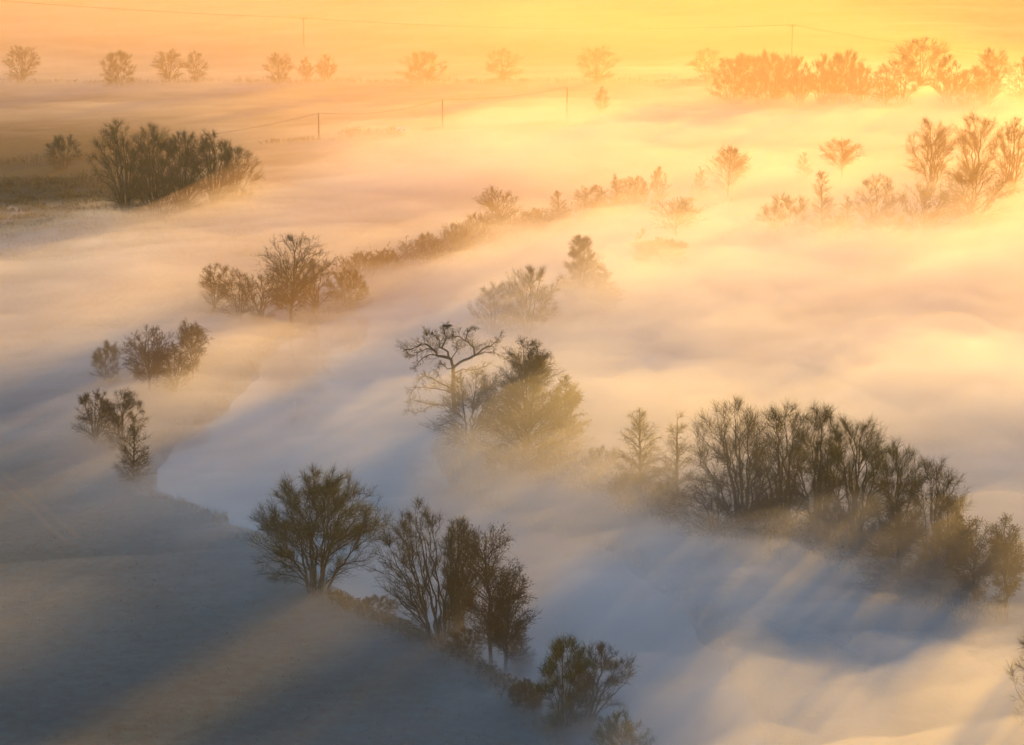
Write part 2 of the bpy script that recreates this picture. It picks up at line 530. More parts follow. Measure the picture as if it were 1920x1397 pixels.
def build_tree(name, H, W, kind, seed, q=1.0, lean=(0, 0), dist=300.0):
    """-> trunks [((V, Q), [limb points])], twigs (V, Q), leaves (V, Q)"""
    rng = np.random.RandomState(seed)
    R = W / 2
    ns, zb, n1, ang, n2, len2, n3, len3, nl, lsz, outw, upw = KINDS[kind]
    lx, ly = lean
    thick = .016 + 2.8e-5 * max(0.0, dist - 300)
    one = ns == 1
    # stems
    az = np.arange(ns) * 2.4 + rng.rand() * 6
    base_r = {'willow': .07, 'bush': .10, 'round': .015, 'fan': .10, 'spread': .05}.get(kind, .02) * W
    P = np.stack([base_r * np.cos(az) * (.3 + .7 * rng.rand(ns)), base_r * np.sin(az) * (.3 + .7 * rng.rand(ns)), np.full(ns, -.3)], 1)
    if one:
        P[:] = [[0, 0, -.3]]
        tgt = np.array([[lx, ly, .97 * H]])
    else:
        kz = {'umbrella': .75}.get(kind, .55) + .38 * (1 - np.arange(ns) / ns)
        rad_ = crown_profile(kind, kz) * R * {'fan': .75, 'umbrella': .45}.get(kind, .80) * np.sqrt((np.arange(ns) + .15) / ns)
        if kind in ('round', 'willow', 'bush', 'spread'):
            kz = kz - .22 * np.arange(ns) / ns
        z = (zb + (1 - zb) * kz) * H
        tgt = np.stack([lx + rad_ * np.cos(az), ly + rad_ * np.sin(az), z], 1)
    L = np.linalg.norm(tgt - P, axis=1)
    ctl = P + (tgt - P) * .45
    ctl[:, 2] += .10 * H * (0 if kind == 'fan' else 1)
    ctl[:, :2] = P[:, :2] + (tgt - P)[:, :2] * (.30 if kind != 'fan' else .42)
    K = 12
    pts, dirs = bezier(P, ctl, tgt, K, rng, {'cone': .003, 'layered': .005, 'alder': .010}.get(kind, .012))
    t = np.linspace(0, 1, K + 1)[None]
    r0 = {'willow': .013, 'bush': .008, 'round': .014, 'fan': .0105, 'spread': .013, 'umbrella': .014}.get(kind, .019) * H * (.75 + .4 * rng.rand(ns, 1))
    rad = r0 * ((1 - t) ** .8 * .92 + .08)
    rad[:, 0] *= 1.35
    trunks = [(pts[i:i + 1], rad[i:i + 1]) for i in range(ns)]
    if kind == 'round':
        trunks.append((np.array([[[0, 0, -.3], [.03, 0, .09 * H], [0, 0, .20 * H]]]), np.array([[.034, .026, .020]]) * H))
    # limbs: each is drawn to its own point of the crown
    n1 = int(n1 * q ** .4)
    kk = np.linspace(0, 1, 200)
    pk = crown_profile(kind, kk) ** 1.15 + .02
    if not one: pk = pk * (.32 + 1.1 * kk)
    k = np.interp(rng.rand(n1), np.cumsum(pk) / pk.sum(), kk)
    if kind == 'layered':
        k = np.where(k < .7, np.clip(np.round(k * 11) / 11 + rng.normal(size=n1) * .022, .01, .99), k)     # loose tiers
    phi = rng.rand(n1) * 6.283
    lump = 1 + .28 * perlin(phi * 1.1 + seed, k * 3.1 + seed * .7)
    u = np.sqrt((.30 if one else .10) + (.70 if one else .90) * rng.rand(n1))
    rr = crown_profile(kind, k) * R * u * np.clip(lump, .6, 1.12)
    tz = (zb + (1 - zb) * k) * H
    follow = np.clip(tz / H, 0, 1) ** 1.3
    T = np.stack([lx * follow + rr * np.cos(phi), ly * follow + rr * np.sin(phi), tz], 1)
    S = pts[:, 1:].reshape(-1, 3); SD = dirs[:, 1:].reshape(-1, 3); SR = rad[:, 1:].reshape(-1)
    dv = T[:, None] - S[None]
    dist = np.linalg.norm(dv, axis=2) + 1e-6
    ca_ = (dv * SD[None]).sum(2) / dist
    want = math.cos(math.radians(ang))
    if one: want = want + .35 * k[:, None] ** 2
    cost = dist * (1 + 3.5 * np.abs(ca_ - want)) * (1 + .5 * rng.rand(*dist.shape)) + 1e3 * (S[None, :, 2] < zb * H * .8) * (dist > 0) * (S[None, :, 2] < tz[:, None] * .5)
    b = cost.argmin(1)
    own1 = b // K
    P1 = S[b] - (pts[:, 1:] - pts[:, :-1]).reshape(-1, 3)[b] * rng.rand(n1, 1) * .9; L1 = np.linalg.norm(T - P1, axis=1)
    C1 = P1 + (T - P1) * .5 + SD[b] * (L1 * .14)[:, None]
    C1[:, 2] += {'layered': -.02, 'cone': -.02, 'spread': .10}.get(kind, 0) * L1
    p1, d1 = bezier(P1, C1, T, 5, rng, .028)
    t7 = np.linspace(0, 1, 6)[None]
    ra = np.minimum(SR[b] * .62, .011 * L1 + thick)[:, None]
    r1 = np.maximum(ra * (1 - t7 * .85), thick)
    # branches and twigs lean outward and up
    cen = np.array([lx * .5, ly * .5, (zb * .5 + .12) * H])

    def bias(Pp, Dd, o, up):
        v = Pp - cen; v /= np.linalg.norm(v, axis=1, keepdims=True) + 1e-6
        Dd = Dd + v * o
        Dd[:, 2] += up
        return Dd / (np.linalg.norm(Dd, axis=1, keepdims=True) + 1e-9)

    n2 = max(4, int(n2 * q ** .35))
    P2, D2, L2, R2, _ = spawn(p1, d1, r1, np.maximum(L1, .12 * H), n2, .22, 1.0, (.95, .6), .25, rng, lambda t_: len2 * (1.05 - .55 * t_), .6)
    D2 = bias(P2, D2, outw * .8, upw)
    if kind == 'pyramid': D2[:, 2] *= .6
    if kind in ('layered', 'cone'): D2[:, 2] *= .45
    kz2 = np.clip((P2[:, 2] / H - zb) / (1 - zb), 0, 1)
    L2 = np.clip(L2, .025 * H, .02 * H + .5 * R * crown_profile(kind, kz2))
    L2 = np.minimum(L2, .20 * H)
    p2, d2, r2 = grow(P2, D2, L2, np.clip(R2, thick * .9, .045), np.full(len(R2), thick * .75), 2, .16, upw * .3, rng)
    n3 = max(3, int(n3 * q ** .35))
    P3, D3, L3, R3, _ = spawn(p2, d2, r2, L2, n3, .15, 1.0, (1.0, .65), .28, rng, lambda t_: 1 - .3 * t_, .7)
    D3 = bias(P3, D3, outw * .5, upw)
    if kind == 'layered': D3[:, 2] *= .6
    L3 = len3 * H * (.6 + .8 * rng.rand(len(L3)))
    p3, d3, r3 = grow(P3, D3, L3, np.full(len(L3), thick * .95), np.full(len(L3), thick * .4), 1, .14, upw * .4, rng)
    out = {'trunks': [], 'twigs': merge_tips([tips(p2, r2), tips(p3, r3)])}
    for i, (pp, rr_) in enumerate(trunks):
        sel = np.where(own1 == i)[0] if i < ns else []
        V, Q = tubes(pp, rr_, 7)
        out['trunks'].append(((V, Q), [(p1[j:j + 1], r1[j:j + 1]) for j in sel]))
    n = int(len(p3) * nl)
    if n:
        i = rng.randint(0, len(p3), n); t_ = rng.rand(n, 1) ** .7
        Pl = p3[i, 0] * (1 - t_) + p3[i, 1] * t_ + rng.normal(size=(n, 3)) * .04
        out['leaves'] = leaves(Pl, rng, 1.25 * lsz * (thick / .016) ** .6, 1.9, d3[i, 1])
    return out


def box(x0, x1, y0, y1, z0, z1):
    V = [(x0, y0, z0), (x1, y0, z0), (x1, y1, z0), (x0, y1, z0), (x0, y0, z1), (x1, y0, z1), (x1, y1, z1), (x0, y1, z1)]
    Q = [(0, 3, 2, 1), (4, 5, 6, 7), (0, 1, 5, 4), (1, 2, 6, 5), (2, 3, 7, 6), (3, 0, 4, 7)]
    return np.array(V, float), np.array(Q)


TRI = [0]


def tree_object(name, parts, label, cat, loc, group, tone='willow', hero=False):
    root = thing(name, label, cat, loc, group)
    bark, tw, lf = {'willow': ('bark', 'twig', 'leaf_green'), 'olive': ('bark', 'twig', 'leaf_olive'), 'alder': ('bark_dark', 'twig_dark', 'leaf_brown'),
                    'bare': ('bark', 'twig', 'leaf_olive'), 'scrub': ('bark', 'twig', 'leaf_scrub')}[tone]
    rest = []
    for (V, Q), limbs in parts['trunks']:
        t = link('trunk', np_mesh('trunk', V, Q, None, M[bark], True), root)
        TRI[0] += 2 * len(Q)
        if not limbs: continue
        if hero:
            for pp, rr in limbs:
                V, Q = tubes(pp, rr, 4)
                link('limb', np_mesh('limb', V, Q, None, M[bark], True), t)
                TRI[0] += 2 * len(Q)
        else:
            V, Q = tubes(np.concatenate([a for a, _ in limbs]), np.concatenate([b for _, b in limbs]), 3)
            link('limbs', np_mesh('limbs', V, Q, None, M[bark], True), t, kind='stuff')
            TRI[0] += 2 * len(Q)
    V, Q, T = parts['twigs']
    c = link('crown', np_mesh('crown', V, Q, T, M[tw]), root, kind='stuff')
    TRI[0] += 2 * len(Q) + len(T)
    if 'leaves' in parts:
        V, T = parts['leaves']
        link('leaves', np_mesh('leaves', V, None, T, M[lf]), c, kind='stuff')
        TRI[0] += len(T)
    return root


def copy_tree(o, loc, scale, rz, label, group):
    def cp(x, parent):
        c = x.copy(); COL.objects.link(c); c.parent = parent
        for ch in x.children: cp(ch, c)
        return c
    r = cp(o, None)
    r.location = loc; r.scale = scale; r.rotation_euler.z = rz
    r['label'] = label
    if group: r['group'] = group
    return r


# ------------------------------------------------------------------ ground, river
def axis(parts):
    out = []
    for a, b, s in parts:
        out.append(np.arange(a, b, s))
    return np.concatenate(out + [[parts[-1][1]]])


def grid_mesh(xs, ys, zfun):
    X, Y = np.meshgrid(xs, ys, indexing='xy')
    Z = zfun(X, Y)
    V = np.stack([X, Y, Z], -1).reshape(-1, 3)
    nx, ny = len(xs), len(ys)
    j, i = np.meshgrid(np.arange(ny - 1), np.arange(nx - 1), indexing='ij')
    a = j * nx + i
    Q = np.stack([a, a + 1, a + 1 + nx, a + nx], -1).reshape(-1, 4)
    return V, Q


gx = axis([(-6000, -600, 600), (-600, -200, 20), (-200, 200, 4), (200, 600, 20), (600, 6001, 600)])
gy = axis([(-400, 150, 50), (150, 620, 3.2), (620, 1000, 6), (1000, 1800, 12), (1800, 2600, 100), (2600, 6001, 400)])
V, Q = grid_mesh(gx, gy, terrain)
link('meadow', np_mesh('meadow', V, Q, None, ground_mat(), True), kind='structure')
V = np.array([[-160, 150, -.75], [160, 150, -.75], [160, 760, -.75], [-160, 760, -.75]])
link('river', np_mesh('river', V, [[0, 1, 2, 3]], None, water_mat()), kind='structure')

# ------------------------------------------------------------------ trees
G_FRONT = 'trees on the near bank'
G_WIL = 'willows and alders on the right bank'
G_MID = 'trees on the wooded point in mid river'
G_LEFT = 'trees along the left bank'
G_ROW = 'trees and bushes along the far left bank'
G_RIGHT = 'trees rising from the mist at the right'
G_CLUMP = 'trees of the clump at the upper left'
G_FAR = 'trees along the far field edge'
G_FARR = 'far trees at the upper right'

# kind, tone, base x, base y, top y, left, right, quality, name, category, label, group
TREES = [
 ('willow', 'willow', 594, 1112, 886, 455, 738, 1.0, 'willow_tree', 'tree', 'broad rounded willow with many dark stems, largest crown in the lower left foreground', G_FRONT),
 ('fan', 'bare', 822, 1212, 943, 672, 890, 1.0, 'fan_shaped_tree', 'tree', 'tall bare tree whose many stems fan out, right of the broad rounded willow', G_FRONT),
 ('fan', 'bare', 860, 1215, 958, 818, 905, .7, 'fan_shaped_tree', 'tree', 'narrow bare tree just behind the tall dark alder, top feathery', G_FRONT),
 ('alder', 'alder', 921, 1252, 986, 838, 978, .9, 'alder_tree', 'tree', 'tall dark alder with clumpy branches and straight trunk in the foreground', G_FRONT),
 ('alder', 'alder', 946, 1264, 1070, 908, 1014, .8, 'alder_tree', 'tree', 'shorter dark alder with rounded crown at the right side of the tall alder', G_FRONT),
 ('cone', 'bare', 975, 1258, 1165, 950, 1012, .4, 'young_tree', 'tree', 'small bare tree low beneath the shorter foreground alder', G_FRONT),
 ('bush', 'willow', 1060, 1372, 1198, 1004, 1118, .9, 'willow_bush', 'bush', 'dense rounded greenish willow bush at the bottom, left one of a pair', G_FRONT),
 ('spread', 'bare', 1100, 1372, 1205, 1075, 1208, .8, 'bare_tree', 'tree', 'spreading bare tree leaning right beside the dense willow bush at the bottom', G_FRONT),
 ('bush', 'willow', 1165, 1450, 1342, 1098, 1232, .7, 'willow_bush', 'bush', 'low rounded bush cut by the bottom edge of the view', G_FRONT),
 ('bush', 'scrub', 982, 1330, 1280, 950, 1022, .4, 'scrub_bush', 'bush', 'dim low scrub bush on the bank beneath the foreground alders', G_FRONT),
 ('spread', 'bare', 1950, 1400, 1180, 1882, 2010, .7, 'bare_tree', 'tree', 'bare tree cut by the right edge of the view near the bottom', G_FRONT),

 ('cone', 'bare', 1200, 955, 758, 1138, 1258, .7, 'conical_tree', 'tree', 'pale conical bare tree at the left end of the long willow stand', G_WIL),
 ('cone', 'bare', 1268, 965, 776, 1215, 1322, .6, 'conical_tree', 'tree', 'second conical bare tree, between the pale cone and the first big willow', G_WIL),
 ('willow', 'willow', 1392, 1012, 755, 1272, 1472, .55, 'willow_tree', 'tree', 'first big willow of the right stand, its crown reaching out to the left', G_WIL),
 ('willow', 'willow', 1468, 1015, 762, 1380, 1555, .5, 'willow_tree', 'tree', 'tall olive green willow, second from the left in the right stand', G_WIL),
 ('willow', 'willow', 1535, 1020, 766, 1448, 1622, .5, 'willow_tree', 'tree', 'tall olive green willow in the very middle of the right stand', G_WIL),
 ('willow', 'willow', 1602, 1034, 778, 1515, 1682, .5, 'willow_tree', 'tree', 'tall willow right of the middle of the right stand, before the crowns step down', G_WIL),
 ('willow', 'willow', 1680, 1062, 832, 1600, 1760, .4, 'willow_tree', 'tree', 'lower willow where the right stand begins to step down', G_WIL),
 ('willow', 'olive', 1748, 1085, 858, 1680, 1818, .4, 'willow_tree', 'tree', 'thin topped willow against bright mist at the right end of the stand', G_WIL),
 ('spread', 'bare', 1345, 1025, 890, 1250, 1430, .6, 'spreading_tree', 'tree', 'low wide bare tree reaching left over the dark water below the willows', G_WIL),
 ('layered', 'alder', 1685, 1128, 925, 1595, 1760, .7, 'alder_tree', 'tree', 'dark alder in front of the lower willows, half sunk in mist', G_WIL),
 ('layered', 'alder', 1778, 1124, 925, 1705, 1840, .7, 'alder_tree', 'tree', 'dark dense alder stepping down the right end of the stand', G_WIL),
 ('alder', 'alder', 1828, 1162, 962, 1752, 1872, .7, 'alder_tree', 'tree', 'leaning clumpy alder, second from the right edge of the view', G_WIL),
 ('alder', 'alder', 1886, 1165, 968, 1838, 1925, .7, 'alder_tree', 'tree', 'open branched alder at the right edge of the view, straight thin trunk', G_WIL),

 ('shrubby', 'alder', 880, 856, 698, 808, 968, 1.0, 'dark_bush', 'bush', 'dark grey rounded bush overhanging the river beneath the gnarled oak', G_MID),
 ('pyramid', 'alder', 985, 882, 640, 880, 1095, 1.0, 'alder_tree', 'tree', 'big dark pyramid shaped alder in the centre beside the gnarled oak', G_MID),
 ('pyramid', 'alder', 1058, 868, 705, 1000, 1118, .6, 'alder_tree', 'tree', 'lower brown alder behind the right flank of the pyramid shaped alder', G_MID),
 ('round', 'bare', 990, 640, 503, 935, 1072, .7, 'bare_tree', 'tree', 'round bare tree above the gnarled oak, fine branches fanned evenly', G_MID),
 ('round', 'bare', 925, 640, 532, 878, 985, .6, 'bare_tree', 'tree', 'smaller bare tree at the left shoulder of the round bare tree', G_MID),
 ('pyramid', 'alder', 1090, 580, 443, 1032, 1150, .7, 'alder_tree', 'tree', 'dark pointed alder at the top of the wooded point, alone above the mist', G_MID),
 ('layered', 'alder', 1135, 585, 492, 1095, 1170, .4, 'alder_tree', 'tree', 'low alder touching the right side of the dark pointed alder', G_MID),

 ('shrubby', 'alder', 402, 592, 494, 372, 440, .5, 'conical_tree', 'tree', 'slim conical alder at the left end of the dark clump on the left bank', G_LEFT),
 ('shrubby', 'alder', 448, 600, 506, 405, 500, .5, 'alder_tree', 'tree', 'low twiggy alder between the slim cone and the big spreading alder', G_LEFT),
 ('shrubby', 'alder', 490, 604, 510, 448, 545, .5, 'alder_tree', 'tree', 'low alder pressed against the left side of the big spreading alder', G_LEFT),
 ('alder', 'alder', 545, 612, 446, 484, 632, .9, 'alder_tree', 'tree', 'big spreading alder with bristling dark crown on the left bank', G_LEFT),
 ('shrubby', 'alder', 592, 590, 485, 540, 640, .5, 'alder_tree', 'tree', 'softer brown alder behind the right side of the big spreading alder', G_LEFT),
 ('bush', 'olive', 200, 722, 643, 170, 238, .5, 'willow_bush', 'bush', 'small feathery willow bush left of the round topped alder', G_LEFT),
 ('alder', 'alder', 280, 738, 616, 218, 342, .8, 'alder_tree', 'tree', 'round topped alder with twisted trunk beside the small feathery bush', G_LEFT),
 ('shrubby', 'alder', 328, 738, 640, 288, 374, .5, 'alder_tree', 'tree', 'drooping alder at the right of the round topped alder', G_LEFT),
 ('alder', 'alder', 362, 715, 600, 330, 392, .5, 'alder_tree', 'tree', 'tallest slim alder of the three on the left bank, clumpy top', G_LEFT),
 ('shrubby', 'alder', 180, 832, 735, 136, 226, .6, 'alder_tree', 'tree', 'dark alder rising from mist at the left edge of the lower bank pair', G_LEFT),
 ('shrubby', 'alder', 228, 842, 733, 186, 280, .6, 'alder_tree', 'tree', 'dark alder on the right in the lower bank pair', G_LEFT),
 ('cone', 'bare', 250, 905, 778, 212, 300, .5, 'thin_tree', 'tree', 'thin misty tree on the river edge below the lower bank pair', G_LEFT),

 ('bush', 'scrub', 680, 520, 474, 640, 722, .3, 'scrub_bush', 'bush', 'low scrub bush at the left end of the long bank thicket', G_ROW),
 ('bush', 'scrub', 722, 515, 468, 690, 760, .3, 'scrub_bush', 'bush', 'scrub bush next to the left end of the long bank thicket', G_ROW),
 ('cone', 'scrub', 760, 502, 438, 735, 790, .3, 'bank_tree', 'tree', 'small twiggy tree poking up out of the long bank thicket', G_ROW),
 ('bush', 'scrub', 806, 500, 438, 765, 845, .4, 'scrub_bush', 'bush', 'dark domed bush in the middle of the long bank thicket', G_ROW),
 ('bush', 'scrub', 850, 488, 420, 815, 890, .4, 'scrub_bush', 'bush', 'bush between the dark dome and the spreading tree of the thicket', G_ROW),
 ('bush', 'scrub', 892, 470, 402, 855, 930, .4, 'scrub_bush', 'bush', 'dense bush beneath the spreading tree of the long bank thicket', G_ROW),
 ('alder', 'alder', 938, 445, 353, 884, 978, .6, 'alder_tree', 'tree', 'spreading alder standing highest in the long bank thicket', G_ROW),
 ('bush', 'scrub', 998, 438, 392, 962, 1032, .3, 'scrub_bush', 'bush', 'pale bush right of the spreading alder in the thicket', G_ROW),
 ('cone', 'bare', 1046, 428, 357, 1012, 1082, .4, 'bare_tree', 'tree', 'pale bare tree in the middle of the thicket, right of the spreading alder', G_ROW),
 ('round', 'scrub', 1112, 412, 345, 1074, 1148, .4, 'bare_tree', 'tree', 'first of three pale trees at the right end of the thicket', G_ROW),
 ('cone', 'bare', 1155, 405, 324, 1122, 1188, .4, 'bare_tree', 'tree', 'second of three pale trees at the right end of the thicket, slightly tallest', G_ROW),
 ('round', 'scrub', 1192, 395, 330, 1160, 1222, .4, 'bare_tree', 'tree', 'third of three pale trees at the right end of the thicket', G_ROW),
 ('fan', 'bare', 1236, 388, 314, 1212, 1258, .4, 'vase_shaped_tree', 'tree', 'vase shaped bare tree ending the thicket at the right', G_ROW),

 ('umbrella', 'alder', 1268, 470, 372, 1204, 1336, .6, 'alder_tree', 'tree', 'pale wide topped alder fading into gold mist in the upper middle', G_RIGHT),
 ('cone', 'bare', 1200, 500, 428, 1170, 1235, .4, 'misty_tree', 'tree', 'faint tree low in mist left of the pale wide topped alder', G_RIGHT),
 ('cone', 'bare', 1312, 372, 314, 1288, 1336, .3, 'misty_tree', 'tree', 'faint slim tree at the left of the leaning twin topped alder', G_RIGHT),
 ('umbrella', 'alder', 1362, 385, 277, 1328, 1414, .6, 'alder_tree', 'tree', 'twin topped alder leaning right out of bright mist', G_RIGHT),
 ('umbrella', 'alder', 1578, 345, 261, 1528, 1622, .5, 'alder_tree', 'tree', 'flat topped tree showing only its cap above the brightest mist', G_RIGHT),
 ('cone', 'bare', 1506, 350, 284, 1482, 1532, .3, 'misty_tree', 'tree', 'very faint tree left of the flat topped cap in the brightest mist', G_RIGHT),
 ('cone', 'bare', 1540, 430, 318, 1508, 1572, .4, 'misty_tree', 'tree', 'faint pointed tree behind the low willow, centre of the bright mist', G_RIGHT),
 ('bush', 'olive', 1475, 450, 367, 1412, 1534, .6, 'willow_bush', 'bush', 'wide low olive willow bush standing clear of the mist', G_RIGHT),
 ('cone', 'bare', 1588, 445, 362, 1560, 1616, .3, 'misty_tree', 'tree', 'faint slim tree between the wide low willow and the bare round tree', G_RIGHT),
 ('round', 'bare', 1640, 440, 330, 1588, 1694, .5, 'bare_tree', 'tree', 'round bare tree left of the dense green bushes at the right', G_RIGHT),
 ('shrubby', 'willow', 1735, 452, 345, 1660, 1804, .7, 'willow_tree', 'tree', 'rounded yellow green willow in front of the dense bush at the right', G_RIGHT),
 ('shrubby', 'willow', 1822, 432, 308, 1740, 1910, .9, 'large_bush', 'bush', 'large dense green bush at the right edge, beneath the tall bare trees', G_RIGHT),
 ('round', 'olive', 1748, 372, 224, 1692, 1795, .6, 'tall_tree', 'tree', 'left one of three tall trees behind the large dense bush', G_RIGHT),
 ('round', 'olive', 1828, 370, 212, 1778, 1880, .6, 'tall_tree', 'tree', 'middle and tallest of three tall trees behind the large dense bush', G_RIGHT),
 ('fan', 'olive', 1895, 372, 220, 1862, 1935, .6, 'tall_tree', 'tree', 'right one of three tall trees, at the right edge of the view', G_RIGHT),

 ('willow', 'olive', 236, 402, 228, 160, 285, .4, 'clump_tree', 'tree', 'leftmost tall tree of the shadowed clump, two leaning trunks', G_CLUMP),
 ('willow', 'olive', 290, 398, 236, 222, 355, .4, 'clump_tree', 'tree', 'second tree of the shadowed clump, tallest crown beside the leaning trunks', G_CLUMP),
 ('willow', 'olive', 345, 395, 246, 285, 405, .4, 'clump_tree', 'tree', 'third tree of the shadowed clump, in its middle', G_CLUMP),
 ('willow', 'bare', 402, 388, 242, 340, 460, .4, 'clump_tree', 'tree', 'bare topped tree right of the middle of the shadowed clump', G_CLUMP),
 ('bush', 'scrub', 440, 378, 272, 385, 490, .6, 'clump_tree', 'tree', 'low rounded tree ending the shadowed clump at the right', G_CLUMP),
 ('bush', 'scrub', 300, 406, 312, 220, 392, .6, 'clump_bush', 'bush', 'dense undergrowth bush in front of the shadowed clump', G_CLUMP),
 ('bush', 'bare', 118, 318, 253, 82, 156, .5, 'round_tree', 'tree', 'small round twiggy tree in the dark hedge left of the shadowed clump', G_CLUMP),

 ('bush', 'scrub', 1128, 912, 838, 1085, 1170, .4, 'scrub_bush', 'bush', 'brown scrub bush between the pyramid shaped alder and the pale conical tree', G_MID),
 ('bush', 'scrub', 1030, 905, 850, 985, 1085, .4, 'scrub_bush', 'bush', 'brown scrub at the misty foot of the pyramid shaped alder', G_MID),
 ('bush', 'scrub', 940, 890, 835, 895, 990, .4, 'scrub_bush', 'bush', 'dim scrub between the dark overhanging bush and the pyramid shaped alder foot', G_MID),
 ('bush', 'scrub', 1185, 958, 890, 1140, 1232, .4, 'scrub_bush', 'bush', 'dim scrub bush at the foot of the pale conical tree', G_WIL),
 ('bush', 'scrub', 1252, 985, 905, 1205, 1305, .4, 'scrub_bush', 'bush', 'dim scrub bush below the second conical tree, over dark water', G_WIL),
 ('bush', 'scrub', 1440, 1030, 940, 1385, 1500, .4, 'scrub_bush', 'bush', 'scrub bush at the foot of the first two big willows', G_WIL),
 ('bush', 'scrub', 1560, 1042, 950, 1500, 1622, .4, 'scrub_bush', 'bush', 'scrub bush at the foot of the middle willows', G_WIL),
 ('bush', 'scrub', 1640, 1075, 985, 1590, 1690, .4, 'scrub_bush', 'bush', 'scrub bush left of the half sunk dark alder', G_WIL),
 ('bush', 'scrub', 1735, 1130, 1045, 1690, 1785, .4, 'scrub_bush', 'bush', 'scrub bush between the two dark alders of the right stand', G_WIL),
 ('bush', 'scrub', 705, 1160, 1120, 660, 755, .4, 'scrub_bush', 'bush', 'low scrub on the bank between the broad willow and the fan shaped tree', G_FRONT),
 ('bush', 'scrub', 870, 1240, 1180, 830, 915, .4, 'scrub_bush', 'bush', 'low scrub tangle round the feet of the fan shaped trees', G_FRONT),
 ('bush', 'scrub', 1235, 505, 450, 1180, 1300, .4, 'scrub_bush', 'bush', 'faint scrub under the pale wide topped alder', G_RIGHT),
 ('bush', 'scrub', 1665, 462, 400, 1610, 1720, .4, 'scrub_bush', 'bush', 'faint scrub left of the rounded yellow green willow', G_RIGHT),
 ('bush', 'scrub', 1560, 460, 405, 1510, 1612, .4, 'scrub_bush', 'bush', 'faint scrub right of the wide low olive willow bush', G_RIGHT),
 ('bush', 'scrub', 650, 575, 505, 605, 700, .4, 'scrub_bush', 'bush', 'soft brown bush right of the big spreading alder on the left bank', G_LEFT),
]
FAR = [   # copies of four far trees: proto, base x, base y, top y, left, right, label, group
 (0, 40, 156, 84, 2, 80, 'round bare tree at the far left end of the tree row', G_FAR),
 (1, 222, 164, 96, 180, 264, 'second tree from the left in the far row, broad at its foot', G_FAR),
 (0, 316, 156, 91, 280, 354, 'larger tree of the first touching pair in the far row', G_FAR),
 (2, 366, 154, 96, 342, 392, 'smaller right tree of the first touching pair in the far row', G_FAR),
 (0, 523, 160, 97, 487, 558, 'round tree left of the narrow twins in the far row', G_FAR),
 (3, 573, 154, 107, 556, 592, 'left one of the narrow twin trees in the far row', G_FAR),
 (3, 610, 154, 102, 588, 635, 'right one of the narrow twin trees in the far row', G_FAR),
 (1, 790, 160, 97, 746, 846, 'low wide tree in the middle of the far row', G_FAR),
 (2, 941, 156, 91, 902, 982, 'open pointed tree between the low wide one and the round isolated one', G_FAR),
 (0, 1120, 158, 85, 1076, 1163, 'round isolated tree with dense crown, right of the far row middle', G_FAR),
 (3, 1128, 216, 163, 1112, 1147, 'tiny bare tree in front of the round isolated far tree', G_FAR),
 (2, 1328, 152, 91, 1286, 1370, 'open bare tree behind the left end of the dense far wood', G_FARR),
 (1, 1372, 196, 106, 1322, 1424, 'dense rounded tree at the left end of the far wood', G_FARR),
 (1, 1440, 196, 98, 1392, 1492, 'dense tree second in the far wood, left of the pole', G_FARR),
 (3, 1500, 200, 108, 1466, 1536, 'thin tree with upright stems in the middle of the far wood', G_FARR),
 (3, 1540, 198, 102, 1505, 1580, 'tree right of the thin upright one in the far wood', G_FARR),
 (1, 1582, 198, 97, 1536, 1632, 'rounded tree at the right end of the far wood', G_FARR),
 (1, 1405, 186, 103, 1350, 1462, 'dense tree tucked between the first two trees of the far wood', G_FARR),
 (1, 1475, 190, 104, 1430, 1525, 'dense dark tree left of the thin upright one in the far wood', G_FARR),
 (2, 1562, 196, 106, 1515, 1612, 'bare tree crowding the right half of the far wood', G_FARR),
 (3, 1612, 200, 118, 1580, 1645, 'low thin tree ending the far wood at the right', G_FARR),
 (2, 1655, 206, 122, 1620, 1700, 'outermost left tree of the upper right group', G_FARR),
 (1, 1820, 206, 128, 1775, 1868, 'low dense tree linking the upper right group to the corner trees', G_FARR),
 (0, 1728, 170, 68, 1668, 1788, 'tallest tree of the upper right group, broad pale crown behind', G_FARR),
 (2, 1690, 202, 106, 1640, 1742, 'left front tree of the upper right group', G_FARR),
 (3, 1775, 200, 104, 1738, 1818, 'front tree in the middle of the upper right group', G_FARR),
 (0, 1862, 180, 88, 1818, 1902, 'pale rounded tree near the upper right corner, behind the others', G_FARR),
 (3, 1850, 204, 122, 1812, 1890, 'thin front tree below the pale rounded one near the right corner', G_FARR),
 (2, 1918, 200, 110, 1880, 1960, 'tree cut by the right edge in the upper right group', G_FARR),
]


def spec(bx, by, ty, xl, xr):
    x, y, z = ground(bx, by)
    top = at_depth(bx, ty, y)[2] - z
    yc = (by + ty) / 2
    l = at_depth(xl, yc, y)[0]; r = at_depth(xr, yc, y)[0]
    return x, y, z, top, r - l, (l + r) / 2 - x


scrub = {}
for k, (kind, tone, bx, by, ty, xl, xr, q, name, cat, label, grp) in enumerate(TREES):
    x, y, z, H, W, lean = spec(bx, by, ty, xl, xr)
    px_area = (xr - xl) * (by - ty) * .284
    hero = px_area > 5000
    if name == 'scrub_bush':                       # low scrub: a few shapes, copied
        key = k % 4
        if key in scrub:
            o, H0, W0 = scrub[key]
            copy_tree(o, (x + lean, y, z), (W / W0, W / W0, H / H0), k * 1.3, label, grp)
            continue
        parts = build_tree(name, H, W, kind, 100 + k, .7, (0, 0), 380)
        scrub[key] = (tree_object(name, parts, label, cat, (x + lean, y, z), grp, tone, False), H, W)
        continue
    parts = build_tree(name, H, W, kind, 100 + k, q, (lean, 0), y)
    tree_object(name, parts, label, cat, (x, y, z), grp, tone, hero)

